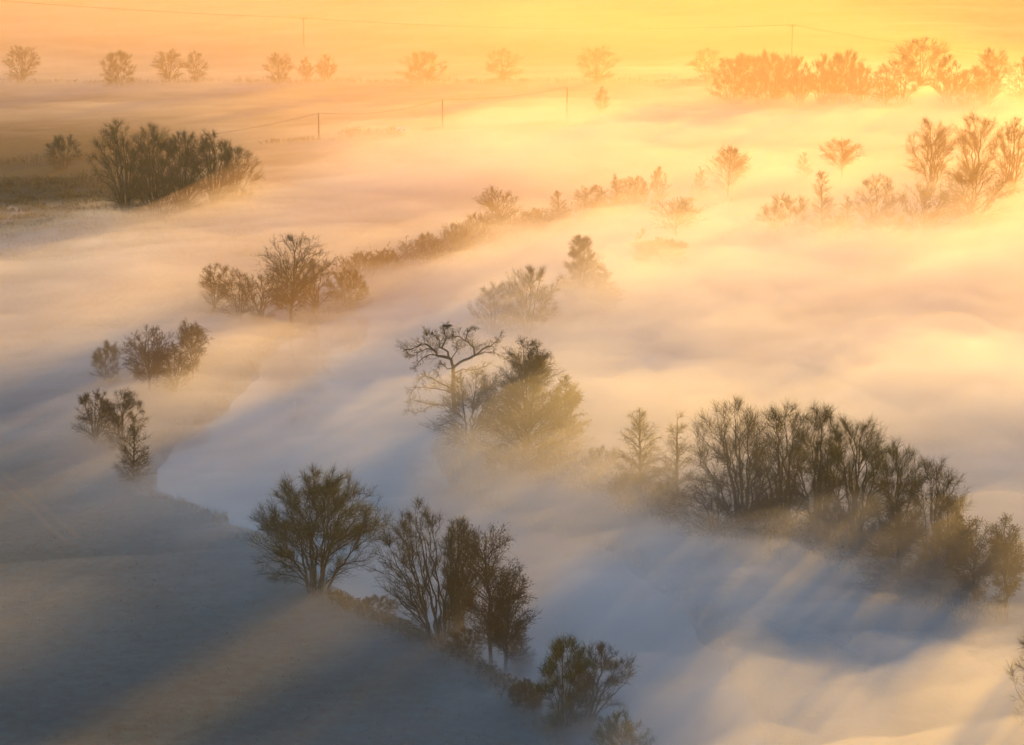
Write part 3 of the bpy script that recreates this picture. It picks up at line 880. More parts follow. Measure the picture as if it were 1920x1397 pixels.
protos = {}
for pk, (kind, tone, q) in enumerate([('round', 'bare', .5), ('bush', 'scrub', .6), ('spread', 'bare', .45), ('fan', 'bare', .4)]):
    protos[pk] = (kind, tone, q)
first = {}
for k, (pk, bx, by, ty, xl, xr, label, grp) in enumerate(FAR):
    x, y, z, H, W, lean = spec(bx, by, ty, xl, xr)
    x += lean
    kind, tone, q = protos[pk]
    if pk not in first:
        parts = build_tree('far_tree', H, W, kind, 700 + pk, q, (0, 0), y)
        first[pk] = (tree_object('far_tree', parts, label, 'tree', (x, y, z), grp, tone), H, W)
    else:
        o, H0, W0 = first[pk]
        copy_tree(o, (x, y, z), (W / W0, W / W0, H / H0), k * 1.7, label, grp)

# ------------------------------------------------------------------ the gnarled oak over the river
OAK_B = (852, 806)
ox, oy, oz = ground(*OAK_B)
oz = max(oz, -.6)
OAK = [   # (pixels of a limb, start radius, depth drift in metres)
 ([(852, 806), (853, 780), (851, 750), (850, 722), (850, 700), (850, 688)], .42, 0, 'trunk'),
 ([(850, 688), (846, 674), (833, 669), (820, 667), (814, 657), (803, 648), (790, 645), (779, 651), (768, 656), (756, 655)], .26, -1.2, 'limb'),
 ([(846, 674), (840, 660), (829, 653), (824, 651), (825, 641), (819, 634), (813, 627), (801, 626)], .18, .8, 'limb'),
 ([(829, 654), (833, 643), (837, 632), (833, 623), (836, 617), (838, 615)], .14, 1.2, 'limb'),
 ([(850, 690), (863, 679), (880, 672), (890, 666), (889, 654), (882, 647), (872, 639), (862, 631), (852, 631), (842, 635)], .22, 1.0, 'limb'),
 ([(872, 639), (875, 629), (877, 622), (884, 617), (893, 615)], .09, .6, 'limb'),
 ([(888, 668), (899, 660), (909, 652), (921, 649), (930, 640), (937, 632)], .14, -.8, 'limb'),
 ([(890, 667), (908, 660), (925, 660), (940, 667), (952, 676)], .10, 1.5, 'limb'),
 ([(846, 674), (852, 664), (858, 655), (855, 645), (864, 650)], .10, 2.0, 'limb'),
 ([(820, 667), (806, 665), (792, 672), (784, 681), (777, 691)], .11, -.6, 'limb'),
 ([(814, 657), (800, 654), (786, 660), (778, 666), (766, 668)], .10, .9, 'limb'),
 ([(848, 690), (838, 692), (832, 684), (824, 684), (818, 693), (822, 702)], .10, -1.0, 'limb'),
 ([(851, 735), (838, 724), (822, 716), (808, 708), (797, 705), (786, 712)], .14, -1.0, 'limb'),
 ([(851, 740), (835, 732), (816, 728), (798, 726), (780, 727), (768, 731)], .13, .8, 'limb'),
 ([(852, 768), (836, 760), (818, 759), (802, 757), (788, 753), (770, 748), (767, 756)], .14, -.6, 'limb'),
 ([(818, 759), (803, 763), (793, 771), (780, 774), (768, 770), (760, 774)], .09, -1.4, 'limb'),
 ([(850, 700), (868, 692), (884, 694), (900, 690), (914, 684)], .12, 1.6, 'limb'),
]
oak = thing('oak_tree', 'gnarled leafless oak with crooked limbs and perched black birds above the river', 'tree', (ox, oy, oz), G_MID)
orng = np.random.RandomState(5)
tips_p, tips_d, tips_s = [], [], []
OAKPT = {}
trunk_o = None
for pl, r0, drift, nm in OAK:
    n = len(pl)
    w = np.array([at_depth(px, py, oy + drift * (i / (n - 1)) ** 1.2) for i, (px, py) in enumerate(pl)]) - np.array([ox, oy, oz])
    if nm == 'trunk': w[0, 2] = -.4
    fine = []
    for i in range(n - 1):                                   # crooked pieces between the joints
        for t in (0, .5):
            fine.append(w[i] * (1 - t) + w[i + 1] * t + (orng.normal(size=3) * .07 if t else 0))
    fine.append(w[-1]); fine = np.array(fine)
    rr = r0 * np.linspace(1, .16 if nm == 'limb' else .62, len(fine)) * (1 + .12 * orng.rand(len(fine)))
    V, Q = tubes(fine[None], rr[None], 8 if nm == 'trunk' else 6)
    o = link(nm, np_mesh(nm, V, Q, None, M['bark'], True), oak if nm == 'trunk' else trunk_o)
    if nm == 'trunk': trunk_o = o
    OAKPT[pl[-1]] = w[-1] + np.array([ox, oy, oz])
    if nm == 'limb':
        for i in range(len(fine) // 3, len(fine)):
            tips_p.append(fine[i]); d = fine[i] - fine[i - 1]; tips_d.append(d / np.linalg.norm(d)); tips_s.append(max(.35, r0 * 6))
P = np.repeat(np.array(tips_p), 4, 0); D = np.repeat(np.array(tips_d), 4, 0); S = np.repeat(np.array(tips_s), 4)
D = D * .7 + orng.normal(size=D.shape) * .75; D[:, 2] += .12
p1, d1, r1 = grow(P, D, S * (.7 + .9 * orng.rand(len(S))), np.full(len(S), .030), np.full(len(S), .014), 5, .32, .02, orng)
P2, D2, L2, R2, _ = spawn(p1, d1, r1, S, 5, .2, 1, (.8, .6), .3, orng, lambda t: .75 * (1 - .4 * t), .7)
p2, d2, r2 = grow(P2, D2, L2, np.full(len(L2), .017), np.full(len(L2), .010), 3, .3, .02, orng)
P3, D3, L3, R3, _ = spawn(p2, d2, r2, L2, 3, .3, 1, (.8, .6), .3, orng, lambda t: .6 + 0 * t, .7)
p3, d3, r3 = grow(P3, D3, np.clip(L3, .12, .5), np.full(len(L3), .012), np.full(len(L3), .006), 2, .25, .02, orng)
V, Q, T = merge_tips([tips(p1, r1), tips(p2, r2), tips(p3, r3)])
link('crown', np_mesh('crown', V, Q, T, M['twig']), oak, kind='stuff')


# ------------------------------------------------------------------ birds
def loft(path, radii, m=8, squash=1.0):
    V, Q = tubes(np.array(path, float)[None], np.array(radii, float)[None], m)
    return V, Q


def joined(parts):
    V, Q, o = [], [], 0
    for v, q in parts:
        V.append(v); Q.append(np.asarray(q) + o); o += len(v)
    return np.concatenate(V), np.concatenate(Q)


def wing(side, spread, lift):
    # a thick tapering wing with separate primaries at the tip
    s = side
    pts = [((.06 * s, .02, .46), .055), ((.22 * s, .0, .52 + lift * .4), .05), ((.42 * s * spread, -.02, .50 + lift), .045), ((.60 * s * spread, -.03, .40 + lift), .03)]
    parts = [loft([p for p, _ in pts], [r for _, r in pts], 6)]
    for f in range(7):
        t = f / 6
        a = np.array([(.16 + .44 * t) * s * spread, 0, .50 + lift * (.4 + .6 * t) - .02])
        b = a + np.array([.07 * s * (t - .2), -.05, -.30 + .08 * t])
        parts.append(loft([a, (a + b) / 2, b], [.040, .045, .014], 5))
    return joined(parts)


def cormorant(label, loc, rz, spread):
    r = thing('cormorant', label, 'bird', loc, 'black birds perched in the gnarled oak', rz)
    body = loft([(0, -.30, .02), (0, -.20, .10), (0, -.06, .24), (0, .02, .40), (0, .05, .52), (0, .04, .62), (0, .03, .72), (0, .05, .80), (0, .10, .83), (0, .15, .825)],
                [.03, .07, .115, .12, .085, .048, .040, .042, .045, .018], 8)
    b = link('body', np_mesh('body', *body, None, M['feather'], True), r)
    bill = loft([(0, .14, .825), (0, .20, .83), (0, .25, .825), (0, .262, .81)], [.018, .012, .009, .004], 5)
    link('bill', np_mesh('bill', *bill, None, M['beak'], True), r)
    for s in (-1, 1):
        w = wing(s, 1.0, .06) if spread else loft([(.10 * s, .03, .46), (.125 * s, -.03, .32), (.10 * s, -.14, .16), (.05 * s, -.25, .05)], [.04, .06, .05, .015], 6)
        link('wing', np_mesh('wing', *w, None, M['feather'], True), r)
        f = loft([(.05 * s, -.06, .16), (.05 * s, -.04, .05), (.05 * s, .02, .0), (.06 * s, .09, -.01)], [.028, .02, .018, .012], 5)
        link('foot', np_mesh('foot', *f, None, M['beak'], True), r)
    return r


def on_oak(px, py, drift, dz=.0):
    return at_depth(px, py, oy + drift) + np.array([0, 0, dz])


for (px, py, drift, sc_, rz, spr, lab) in [
        (799.5, 629.5, .8, 1.12, .5, False, 'black cormorant hunched at the left tip of the oak limb, leftmost bird'),
        (810.5, 628, .8, 1.0, -.4, False, 'upright black cormorant just right of the leftmost bird on the oak limb'),
        (838, 617, 1.2, 1.25, .2, True, 'black cormorant drying spread wings on the topmost oak branch'),
        (849.5, 632, .9, 1.15, -.7, False, 'slim black cormorant on the arching right limb, rightmost bird in the oak')]:
    cb = cormorant(lab, on_oak(px, py, drift), rz, spr)
    cb.scale = (sc_, sc_, sc_)


def small_bird(label, loc, rz, flying):
    r = thing('bird', label, 'bird', loc, 'small birds near the lower power line', rz)
    body = loft([(0, -.22, 0), (0, -.10, .02), (0, .02, .04), (0, .12, .06), (0, .18, .07), (0, .23, .065)], [.02, .055, .075, .06, .045, .01], 7)
    link('body', np_mesh('body', *body, None, M['feather'], True), r)
    for s in (-1, 1):
        if flying:
            w = loft([(.03 * s, .03, .06), (.18 * s, .05, .16), (.34 * s, .0, .20), (.46 * s, -.06, .19)], [.05, .06, .045, .012], 6)
        else:
            w = loft([(.05 * s, .08, .06), (.07 * s, -.03, .04), (.04 * s, -.2, .01)], [.03, .045, .012], 6)
        link('wing', np_mesh('wing', *w, None, M['feather'], True), r)
    return r


# ------------------------------------------------------------------ poles and cables
def pole(bx, by, ty, cross, label, grp):
    x, y, z = ground(bx, by)
    H = at_depth(bx, ty, y)[2] - z
    r = thing('utility_pole', label, 'utility pole', (x, y, z), grp)
    V, Q = loft([(0, 0, -.6), (0, 0, H * .4), (.02, 0, H)], [.27, .24, .19], 10)
    link('post', np_mesh('post', V, Q, None, M['wood'], True), r)
    ends = []
    if cross:
        V, Q = box(-1.6, 1.6, -.26, -.04, H - .70, H - .42)
        arm = link('crossarm', np_mesh('crossarm', V, Q, None, M['wood']), r)
        for s in (-1.25, 0, 1.25):
            zt = H + .05 if s == 0 else H - .44
            V, Q = loft([(s, -.12 if s else 0, zt), (s, -.12 if s else 0, zt + .12), (s, -.12 if s else 0, zt + .24), (s, -.12 if s else 0, zt + .38)], [.05, .11, .08, .10], 8)
            link('insulator', np_mesh('insulator', V, Q, None, M['ceramic'], True), arm)
            ends.append(np.array([x + s, y - (.12 if s else 0), z + zt + .36]))
        for s in (-1, 1):
            V, Q = loft([(0, -.1, H - 1.3), (.85 * s, -.13, H - .6)], [.035, .035], 5)
            link('brace', np_mesh('brace', V, Q, None, M['wood']), r)
    else:
        V, Q = loft([(0, -.15, H - .25), (0, -.15, H - .12), (0, -.15, H), (0, -.15, H + .08)], [.05, .10, .08, .09], 8)
        link('insulator', np_mesh('insulator', V, Q, None, M['ceramic'], True), r)
        V, Q = box(-.14, .14, -.16, .16, H - .34, H - .28)
        link('bracket', np_mesh('bracket', V, Q, None, M['rubber']), r)
        ends.append(np.array([x, y - .15, z + H + .04]))
    return ends


def cable(A, B, sag, label, grp, r=.045):
    n = 18
    t = np.linspace(0, 1, n)[:, None]
    p = A * (1 - t) + B * t
    p[:, 2] -= (4 * sag * t * (1 - t))[:, 0]
    V, Q = tubes((p - A)[None], np.full((1, n), r), 4)
    o = link('power_cable', np_mesh('power_cable', V, Q, None, M['cable'], True), None, tuple(A), label=label, category='cable')
    o['group'] = grp
    return p


GP, GU = 'wooden poles of the lower line', 'crossarm poles of the upper line'
pa = pole(598, 267, 212, False, 'bare wooden pole, left one of three at the misty river flats', GP)
pb = pole(830, 246, 186, False, 'bare wooden pole, middle one of three, rising out of dark scrub', GP)
pc = pole(1063, 231, 163, False, 'bare wooden pole, right one of three, beside the pale reeds', GP)
ua = pole(570, 93, 33, True, 'wooden pole with crossarm on the far field, left of two', GU)
ub = pole(1484, 118, 46, True, 'wooden pole with crossarm above the far wood, right of two', GU)
GC = 'cables of the lower line'
far_l = at_depth(300, 262, pa[0][1] - 40)
c0 = cable(pa[0], far_l, 1.2, 'thin cable running left from the left pole into the shadowed clump', GC)
c1 = cable(pa[0], pb[0], 2.0, 'thin cable sagging between the left and middle bare poles', GC)
c2 = cable(pb[0], pc[0], 1.3, 'thin cable between the middle and right bare poles', GC)
GCU = 'cables of the upper line'
ends_l = at_depth(-60, -4, ua[0][1] - 20); ends_r = at_depth(1990, 118, ub[0][1] + 30)
for i in (0, 2):
    off = np.array([(-1.25, 0, 1.25)[i], 0, 0])
    nf = 'nearer' if i == 2 else 'farther'
    cable(ua[i], ends_l + off, 1.0, nf + ' of two high cables running left from the left crossarm pole', GCU, .055)
    cable(ua[i], ub[i], 3.2, nf + ' of two long high cables spanning between the crossarm poles', GCU, .055)
    cable(ub[i], ends_r + off, 1.5, nf + ' of two high cables running right from the crossarm pole above the wood', GCU, .055)
small_bird('small dark bird perched on the cable close to the middle bare pole', tuple(c1[-2] + np.array([0, 0, .06])), 1.2, False)
small_bird('small dark bird perched on the cable just right of the middle bare pole', tuple(c2[1] + np.array([0, 0, .06])), -1.0, False)
small_bird('small dark bird perched on the cable just right of the left bare pole', tuple(c1[2] + np.array([0, 0, .06])), .4, False)
fb = at_depth(654, 231, pa[0][1] - 5)
small_bird('small dark bird flying low between the left and middle bare poles', tuple(fb), 2.2, True)

# ------------------------------------------------------------------ small pale caravan, bale
x, y, z = ground(752, 253)
cv = thing('caravan', 'small pale caravan half hidden behind the riverside scrub', 'caravan', (x, y, z), None, .15)


def prism(profile, y0, y1):
    n = len(profile)
    V = [(a, y0, b) for a, b in profile] + [(a, y1, b) for a, b in profile]
    Q = [(i, (i + 1) % n, n + (i + 1) % n, n + i) for i in range(n)]
    T = [(0, i + 1, i) for i in range(1, n - 1)] + [(n, n + i, n + i + 1) for i in range(1, n - 1)]
    return np.array(V, float), Q, T


V, Q, T = prism([(-1.9, .5), (1.8, .5), (1.95, 1.2), (1.8, 2.1), (1.45, 2.45), (-1.4, 2.45), (-1.8, 2.2), (-2.0, 1.3)], -1.0, 1.0)
bo = link('body', np_mesh('body', V, Q, T, M['white_paint']), cv)
for x0 in (-1.3, .35):
    link('window', np_mesh('window', *box(x0, x0 + .85, -1.02, -.99, 1.35, 1.95), None, M['glass_dark']), bo)
link('door', np_mesh('door', *box(-.35, .22, -1.018, -.99, .6, 2.2), None, M['bale']), bo)
for s in (-1, 1):
    a = np.linspace(0, 2 * np.pi, 15)[:-1]
    V, Q, T = prism([(.33 * math.cos(t), .33 + .33 * math.sin(t)) for t in a], .98 * s - .09, .98 * s + .09)
    link('wheel', np_mesh('wheel', V, Q, T, M['rubber']), cv)
V, Q = loft([(1.8, 0, .5), (2.5, 0, .45), (2.9, 0, .5)], [.05, .05, .04], 6)
link('tow_bar', np_mesh('tow_bar', V, Q, None, M['rubber']), cv)
x, y, z = ground(1266, 150)
bl = thing('round_bale', 'pale round bale on the far field edge left of the far wood', 'bale', (x, y, z))
a = np.linspace(0, 2 * np.pi, 21)[:-1]
V, Q, T = prism([(1.05 * math.cos(t), .95 + 1.0 * math.sin(t)) for t in a], -.75, .75)
link('wrap', np_mesh('wrap', V, Q, T, M['bale']), bl)
V, Q = loft([(0, -.78, .95), (0, -.77, .95)], [.9, .88], 16)
link('wrap_edge', np_mesh('wrap_edge', V, Q, None, M['white_paint']), bl)
x, y, z = ground(1255, 150)
fp = thing('marker_post', 'single thin post standing beside the pale bale', 'post', (x, y, z))
V, Q = loft([(0, 0, -.3), (0, 0, 1.5), (.03, 0, 3.2)], [.09, .085, .07], 7)
link('shaft', np_mesh('shaft', V, Q, None, M['wood'], True), fp)
link('cap', np_mesh('cap', *box(-.12, .12, -.1, .1, 3.2, 3.3), None, M['rubber']), fp)


# ------------------------------------------------------------------ hedges
def hedge(label, pxs, height, width, dens, seed, leafmat='leaf_scrub', grp='field hedges', q=1.0):
    rng = np.random.RandomState(seed)
    g = np.array([ground(*p) for p in pxs])
    seg = np.linalg.norm(np.diff(g[:, :2], axis=0), axis=1); cum = np.concatenate([[0], np.cumsum(seg)])
    n = int(cum[-1] * dens)
    s = rng.rand(n) * cum[-1]
    bx = np.interp(s, cum, g[:, 0]); by = np.interp(s, cum, g[:, 1])
    bx = bx + rng.normal(size=n) * width * .3; by = by + rng.normal(size=n) * width * .3
    bz = terrain(bx, by) - .15
    o3 = g[0]
    P = np.stack([bx, by, bz], 1) - o3
    D = rng.normal(size=(n, 3)) * .32; D[:, 2] = 1
    hh = height * (.75 + .45 * perlin(s / 9.0, s * 0 + seed) + .35 * rng.rand(n))
    r = thing('hedge', label, 'hedge', tuple(o3), grp)
    p1, d1, r1 = grow(P, D, hh, np.full(n, .05), np.full(n, .022), 4, .16, .05, rng)
    P2, D2, L2, R2, _ = spawn(p1, d1, r1, hh, 6, .15, 1, (.9, .6), .25, rng, lambda t: .42 * (1.1 - .6 * t), .6)
    p2, d2, r2 = grow(P2, D2, L2, np.full(len(L2), .026), np.full(len(L2), .014), 2, .2, .08, rng)
    V, Q, T = merge_tips([tips(p1, r1), tips(p2, r2)])
    link('stems', np_mesh('stems', V, Q, T, M['twig_dark']), r, kind='stuff')
    i = rng.randint(0, len(p2), int(len(p2) * 2.2)); k = rng.randint(1, 3, len(i))
    V, Q = leaves(p2[i, k] + rng.normal(size=(len(i), 3)) * .10, rng, .30, 1.5)
    link('leaves', np_mesh('leaves', V, None, Q, M[leafmat]), r, kind='stuff')
    TRI[0] += 2 * len(Q)


hedge('low dark hedge crossing the upper left, beneath the small round twiggy tree', [(-30, 309), (60, 306), (130, 302), (200, 298)], 2.3, 1.6, 5, 1)
hedge('long dark thicket hedge along the far left bank, under the spreading alder', [(625, 535), (690, 522), (760, 505), (840, 486), (900, 465), (970, 445), (1040, 425), (1130, 408), (1220, 392)], 5.0, 6.0, 6, 11)
hedge('brown scrubby hedge joining the pyramid shaped alder to the right willow stand', [(1010, 900), (1090, 912), (1160, 940), (1240, 975), (1330, 1005)], 4.0, 6.0, 9, 12)
hedge('dim undergrowth strip beneath the right willow stand', [(1330, 1010), (1430, 1030), (1540, 1042), (1640, 1085), (1740, 1130), (1860, 1165)], 3.6, 5.0, 9, 13)
hedge('rank undergrowth along the near bank between the broad willow and the foreground alders', [(625, 1128), (690, 1158), (770, 1195), (860, 1232), (930, 1278), (1000, 1330)], 1.5, 2.2, 12, 14)
hedge('second dark hedge below the first one at the far left', [(-40, 352), (60, 348), (140, 344), (215, 340)], 3.0, 3.0, 6, 2)
hedge('thin hedge running along the far tree row', [(-20, 157), (140, 160), (300, 158), (450, 157), (640, 158), (800, 160), (1000, 157), (1180, 157), (1330, 160)], 2.4, 2.0, 2.4, 3)
hedge('low misty hedge left of the left bare pole', [(490, 272), (560, 268), (640, 264)], 1.6, 2.5, 4, 4)
hedge('tangled scrub strip between the left pole and the caravan', [(645, 264), (690, 261), (745, 258)], 3.4, 3.5, 6, 5)
hedge('low dark hedge strip running right from the middle bare pole', [(790, 252), (850, 247), (930, 244), (1000, 240), (1050, 236)], 2.0, 2.5, 4, 6)
hedge('pale reedy strip on the flats right of the right bare pole', [(1080, 238), (1140, 234), (1200, 236)], 1.5, 4, 4, 7)

# ------------------------------------------------------------------ track, wheel marks, rough grass, reeds
def ribbon(name, pxs, width, m, lift=.03, n=60):
    g = np.array([ground(*p)[:2] for p in pxs])
    seg = np.linalg.norm(np.diff(g, axis=0), axis=1); cum = np.concatenate([[0], np.cumsum(seg)])
    s = np.linspace(0, cum[-1], n)
    c = np.stack([np.interp(s, cum, g[:, 0]), np.interp(s, cum, g[:, 1])], 1)
    for _ in range(6): c[1:-1] = (c[:-2] + 2 * c[1:-1] + c[2:]) / 4
    d = np.gradient(c, axis=0); d /= np.linalg.norm(d, axis=1, keepdims=True)
    nrm = np.stack([-d[:, 1], d[:, 0]], 1)
    rows = []
    for u in (-.5, -.17, .17, .5):
        p = c + nrm * u * width
        rows.append(np.stack([p[:, 0], p[:, 1], terrain(p[:, 0], p[:, 1]) + lift], 1))
    V = np.stack(rows, 1).reshape(-1, 3)
    i, k = np.meshgrid(np.arange(n - 1), np.arange(3), indexing='ij')
    a = i * 4 + k
    Q = np.stack([a, a + 1, a + 5, a + 4], -1).reshape(-1, 4)
    link(name, np_mesh(name, V, Q, None, m, True), kind='structure')


M['gravel'] = noise_mat('gravel_track', (.09, .08, .07), (.16, .14, .12), 2.2, .95, .5)
M['mud'] = noise_mat('worn_grass', (.05, .055, .035), (.085, .075, .05), .8, .95, .4)
ribbon('gravel_track', [(-30, 428), (5, 416), (28, 408), (36, 399), (24, 391), (0, 384), (-40, 378)], 3.2, M['gravel'], .06)
ribbon('path', [(-20, 872), (30, 905), (70, 940), (120, 985), (150, 1010)], .9, M['mud'], .04)
ribbon('path', [(-20, 896), (20, 922), (60, 955), (105, 1000), (135, 1024)], .9, M['mud'], .04)


def tufts(name, x, y, h, rng, m, blades=5, w=.035, lean=.35):
    n = len(x)
    P = np.repeat(np.stack([x, y, terrain(x, y) - .05], 1), blades, 0)
    N = len(P)
    P[:, :2] += rng.normal(size=(N, 2)) * .14
    hh = np.repeat(h, blades) * (.6 + .7 * rng.rand(N))
    a = rng.rand(N) * 6.28
    side = np.stack([np.cos(a), np.sin(a), 0 * a], 1) * w
    tip = P + np.stack([rng.normal(size=N) * lean * hh, rng.normal(size=N) * lean * hh, hh], 1)
    mid = P * .45 + tip * .55; mid[:, 2] += hh * .12
    V = np.stack([P - side, P + side, mid + side * .7, mid - side * .7, tip], 1).reshape(-1, 3)
    b = np.arange(N)[:, None] * 5
    Q = b + np.array([[0, 1, 2, 3]]); T = b + np.array([[3, 2, 4]])
    link(name, np_mesh(name, V, Q, T, m), kind='stuff')
    TRI[0] += 3 * N


M['rough_grass'] = leafy('rough_grass', (.020, .027, .012), (.046, .046, .022))
M['wet_grass'] = leafy('wet_grass', (.022, .048, .036), (.045, .075, .05))
M['reed'] = leafy('dry_reed', (.13, .10, .055), (.22, .17, .09))
trng = np.random.RandomState(12)
# rough tussocks round the track at the upper left
n = 9000
px = trng.rand(n) * 560 - 60; py = 335 + trng.rand(n) * 150
g = np.array([flat(a, b) for a, b in zip(px, py)])
keep = perlin(g[:, 0] / 7, g[:, 1] / 7, 3) > -.1
g = g[keep]
tufts('rough_grass', g[:, 0], g[:, 1], .5 + .5 * trng.rand(len(g)), trng, M['rough_grass'], 4, .09)
# short meadow grass of the near left meadow
n = 16000
px = trng.rand(n) * 1150 - 60; py = 860 + trng.rand(n) * 560
g = np.array([flat(a, b) for a, b in zip(px, py)])
keep = (poly_sd(g[:, 0], g[:, 1], RIVER) > 2.5) & (perlin(g[:, 0] / 3, g[:, 1] / 3, 8) > -.25)
g = g[keep]
tufts('meadow_grass', g[:, 0], g[:, 1], .12 + .14 * trng.rand(len(g)), trng, M['wet_grass'], 3, .04)
# reeds and rank growth fringing the water
pts = []
for i in range(len(RIVER)):
    a = RIVER[i]; b = RIVER[(i + 1) % len(RIVER)]
    if max(a[1], b[1]) > 640 or min(a[1], b[1]) < 200: continue
    L = np.linalg.norm(b - a); k = int(L * 7)
    t = trng.rand(k, 1)
    pts.append(a * (1 - t) + b * t + trng.normal(size=(k, 2)) * 1.5)
g = np.concatenate(pts)
sdv = poly_sd(g[:, 0], g[:, 1], RIVER)
g = g[(sdv > -.6) & (sdv < 5)]
hgt = .5 + .9 * np.clip(perlin(g[:, 0] / 8, g[:, 1] / 8, 5) + .35, 0, 1)
tufts('reeds', g[:, 0], g[:, 1], hgt, trng, M['reed'], 5, .035, .22)

# ------------------------------------------------------------------ haze and mist
hz = (-6300, 6300, -500, 6300, -3.6, CAM_H + 8.0)


link('haze', np_mesh('haze', *box(*hz), None, vol_mat('haze_air', HAZE_DENSITY, HAZE_G)), kind='stuff')

MX = [-480, 0, 240, 480, 720, 960, 1200, 1440, 1680, 1920, 2400]
MY = [0, 100, 150, 200, 280, 350, 420, 500, 600, 700, 800, 900, 1000, 1100, 1200, 1300, 1400, 1600]
MH = np.array([
 [1.6, 1.6, 1.6, 1.5, 1.2, .8, .5, .4, .3, .3, .3],
 [1.2, 1.2, 1.2, 1.2, 1.0, .8, .6, .5, .5, .5, .5],
 [1.8, 1.8, 1.8, 1.6, 1.5, 1.4, 1.5, 1.8, 1.6, 1.6, 1.6],
 [1.0, 1.0, 1.0, 1.0, 1.2, 1.4, 1.6, 2.2, 3.0, 3.2, 3.2],
 [.1, .1, .1, 1.0, 2.6, 4.0, 4.6, 4.0, 3.8, 3.6, 3.6],
 [0, 0, 0, 1.2, 4.5, 5.2, 4.2, 4.0, 3.0, 3.0, 3.4],
 [.5, .6, 1.4, 3.4, 2.6, 2.6, 4.2, 4.8, 4, 4, 4.5],
 [1.4, 2.4, 3.6, 2.6, 3.2, 5.0, 5, 6, 6, 6, 6],
 [3.0, 3.6, 3.0, 2.4, 3.2, 5.6, 7, 6.5, 6.5, 6.5, 6.5],
 [2.6, 2.8, 2.8, 3.2, 3.0, 5, 7.2, 7, 7, 7, 7],
 [1, 1.8, 3.0, 3.2, 3.4, 4.2, 5, 6.5, 7.5, 7.5, 7.5],
 [.4, .9, 2.2, 2.8, 4.0, 4.4, 5.0, 5.2, 5.5, 7, 7],
 [.2, .3, .8, 1.8, 3.4, 4.8, 5.4, 5.4, 4.6, 5, 5],
 [.1, .1, .2, 1.0, 2.2, 4.6, 5.5, 4, 3.2, 3.4, 4],
 [.1, .1, .1, .3, 1.0, 3.4, 5.5, 5, 4.6, 4.4, 5],
 [.1, .1, .1, .2, .4, 1.8, 4.4, 5.5, 5.5, 6, 6],
 [.1, .1, .1, .1, .2, 1.0, 3.6, 5.5, 5.5, 6, 6],
 [.1, .1, .1, .1, .2, 1.0, 3.6, 5.5, 5.5, 6, 6]], float)


def mist_depth(X, Y):
    px, py = to_px(X, Y)
    px = np.clip(px, MX[0], MX[-1]); py = np.clip(py, MY[0], MY[-1])
    ix = np.clip(np.searchsorted(MX, px) - 1, 0, len(MX) - 2); iy = np.clip(np.searchsorted(MY, py) - 1, 0, len(MY) - 2)
    ax = np.array(MX, float); ay = np.array(MY, float)
    u = (px - ax[ix]) / (ax[ix + 1] - ax[ix]); v = (py - ay[iy]) / (ay[iy + 1] - ay[iy])
    u = u * u * (3 - 2 * u); v = v * v * (3 - 2 * v)
    return (MH[iy, ix] * (1 - u) + MH[iy, ix + 1] * u) * (1 - v) + (MH[iy + 1, ix] * (1 - u) + MH[iy + 1, ix + 1] * u) * v



def mist_body(xs, ys, X, Y, Z, dens, floor, g=None, tint=(1, 1, 1)):
    """one closed body of mist under the rolling top Z"""
    V = np.stack([X, Y, Z], -1).reshape(-1, 3)
    nx, ny = len(xs), len(ys)
    j, i = np.meshgrid(np.arange(ny - 1), np.arange(nx - 1), indexing='ij')
    a = j * nx + i
    Q = np.stack([a, a + 1, a + 1 + nx, a + nx], -1).reshape(-1, 4)
    idx = np.arange(nx * ny).reshape(ny, nx)
    loop = np.concatenate([idx[0, :-1], idx[:-1, -1], idx[-1, :0:-1], idx[:0:-1, 0]])
    low = V[loop].copy(); low[:, 2] = floor
    o = len(V); m_ = len(loop); r = np.arange(m_); r2 = (r + 1) % m_
    Qs = np.stack([loop[r2], loop[r], o + r, o + r2], -1)
    T = np.stack([o + r2, o + r, np.full(m_, o + m_)], -1)
    V = np.concatenate([V, low, [[0, 600, floor]]])
    link('mist', np_mesh('mist', V, np.concatenate([Q, Qs]), T, vol_mat('mist_air', dens, MIST_G if g is None else g, tint), True), kind='stuff')
    TRI[0] += 2 * len(Q)


mx = axis([(-700, -260, 20), (-260, 300, 4.8), (300, 700, 20)])
my = axis([(120, 230, 12), (230, 640, 3.6), (640, 1000, 6), (1000, 1300, 14), (1300, 2600, 40)])
X, Y = np.meshgrid(mx, my, indexing='xy')
depth = mist_depth(X, Y)
edge = smooth(0, 60, X - mx[0]) * smooth(0, 60, mx[-1] - X) * smooth(0, 30, Y - my[0]) * smooth(0, 60, my[-1] - Y)
depth = depth * edge
Zt = terrain(X, Y)
# the wind draws the mist out along the sun's bearing
ca, sa = math.cos(SUN_AZ + .9), math.sin(SUN_AZ + .9)
U, W_ = X * ca - Y * sa, X * sa + Y * ca
for k, (share, dens) in enumerate(MIST):
    wx = X + 14 * fbm(X, Y, 40, 3, 60 + k); wy = Y + 14 * fbm(X, Y, 40, 3, 66 + k)
    wu, ww = wx * ca - wy * sa, wx * sa + wy * ca
    n = 1 + .40 * fbm(X, Y, 90, 2, 40 + k) + .62 * fbm(wu, ww * .5, 34, 5, 50 + k, .70)
    n = 1 + (n - 1) * (1.0 if share < 1.5 else .72)
    h = depth * share * np.clip(n, .03, 2.4)
    Z = np.maximum(Zt, -.75) + h - .35
    Z = np.maximum(Z, -2.4)
    mist_body(mx, my, X, Y, Z, dens, -2.6 - .08 * k)

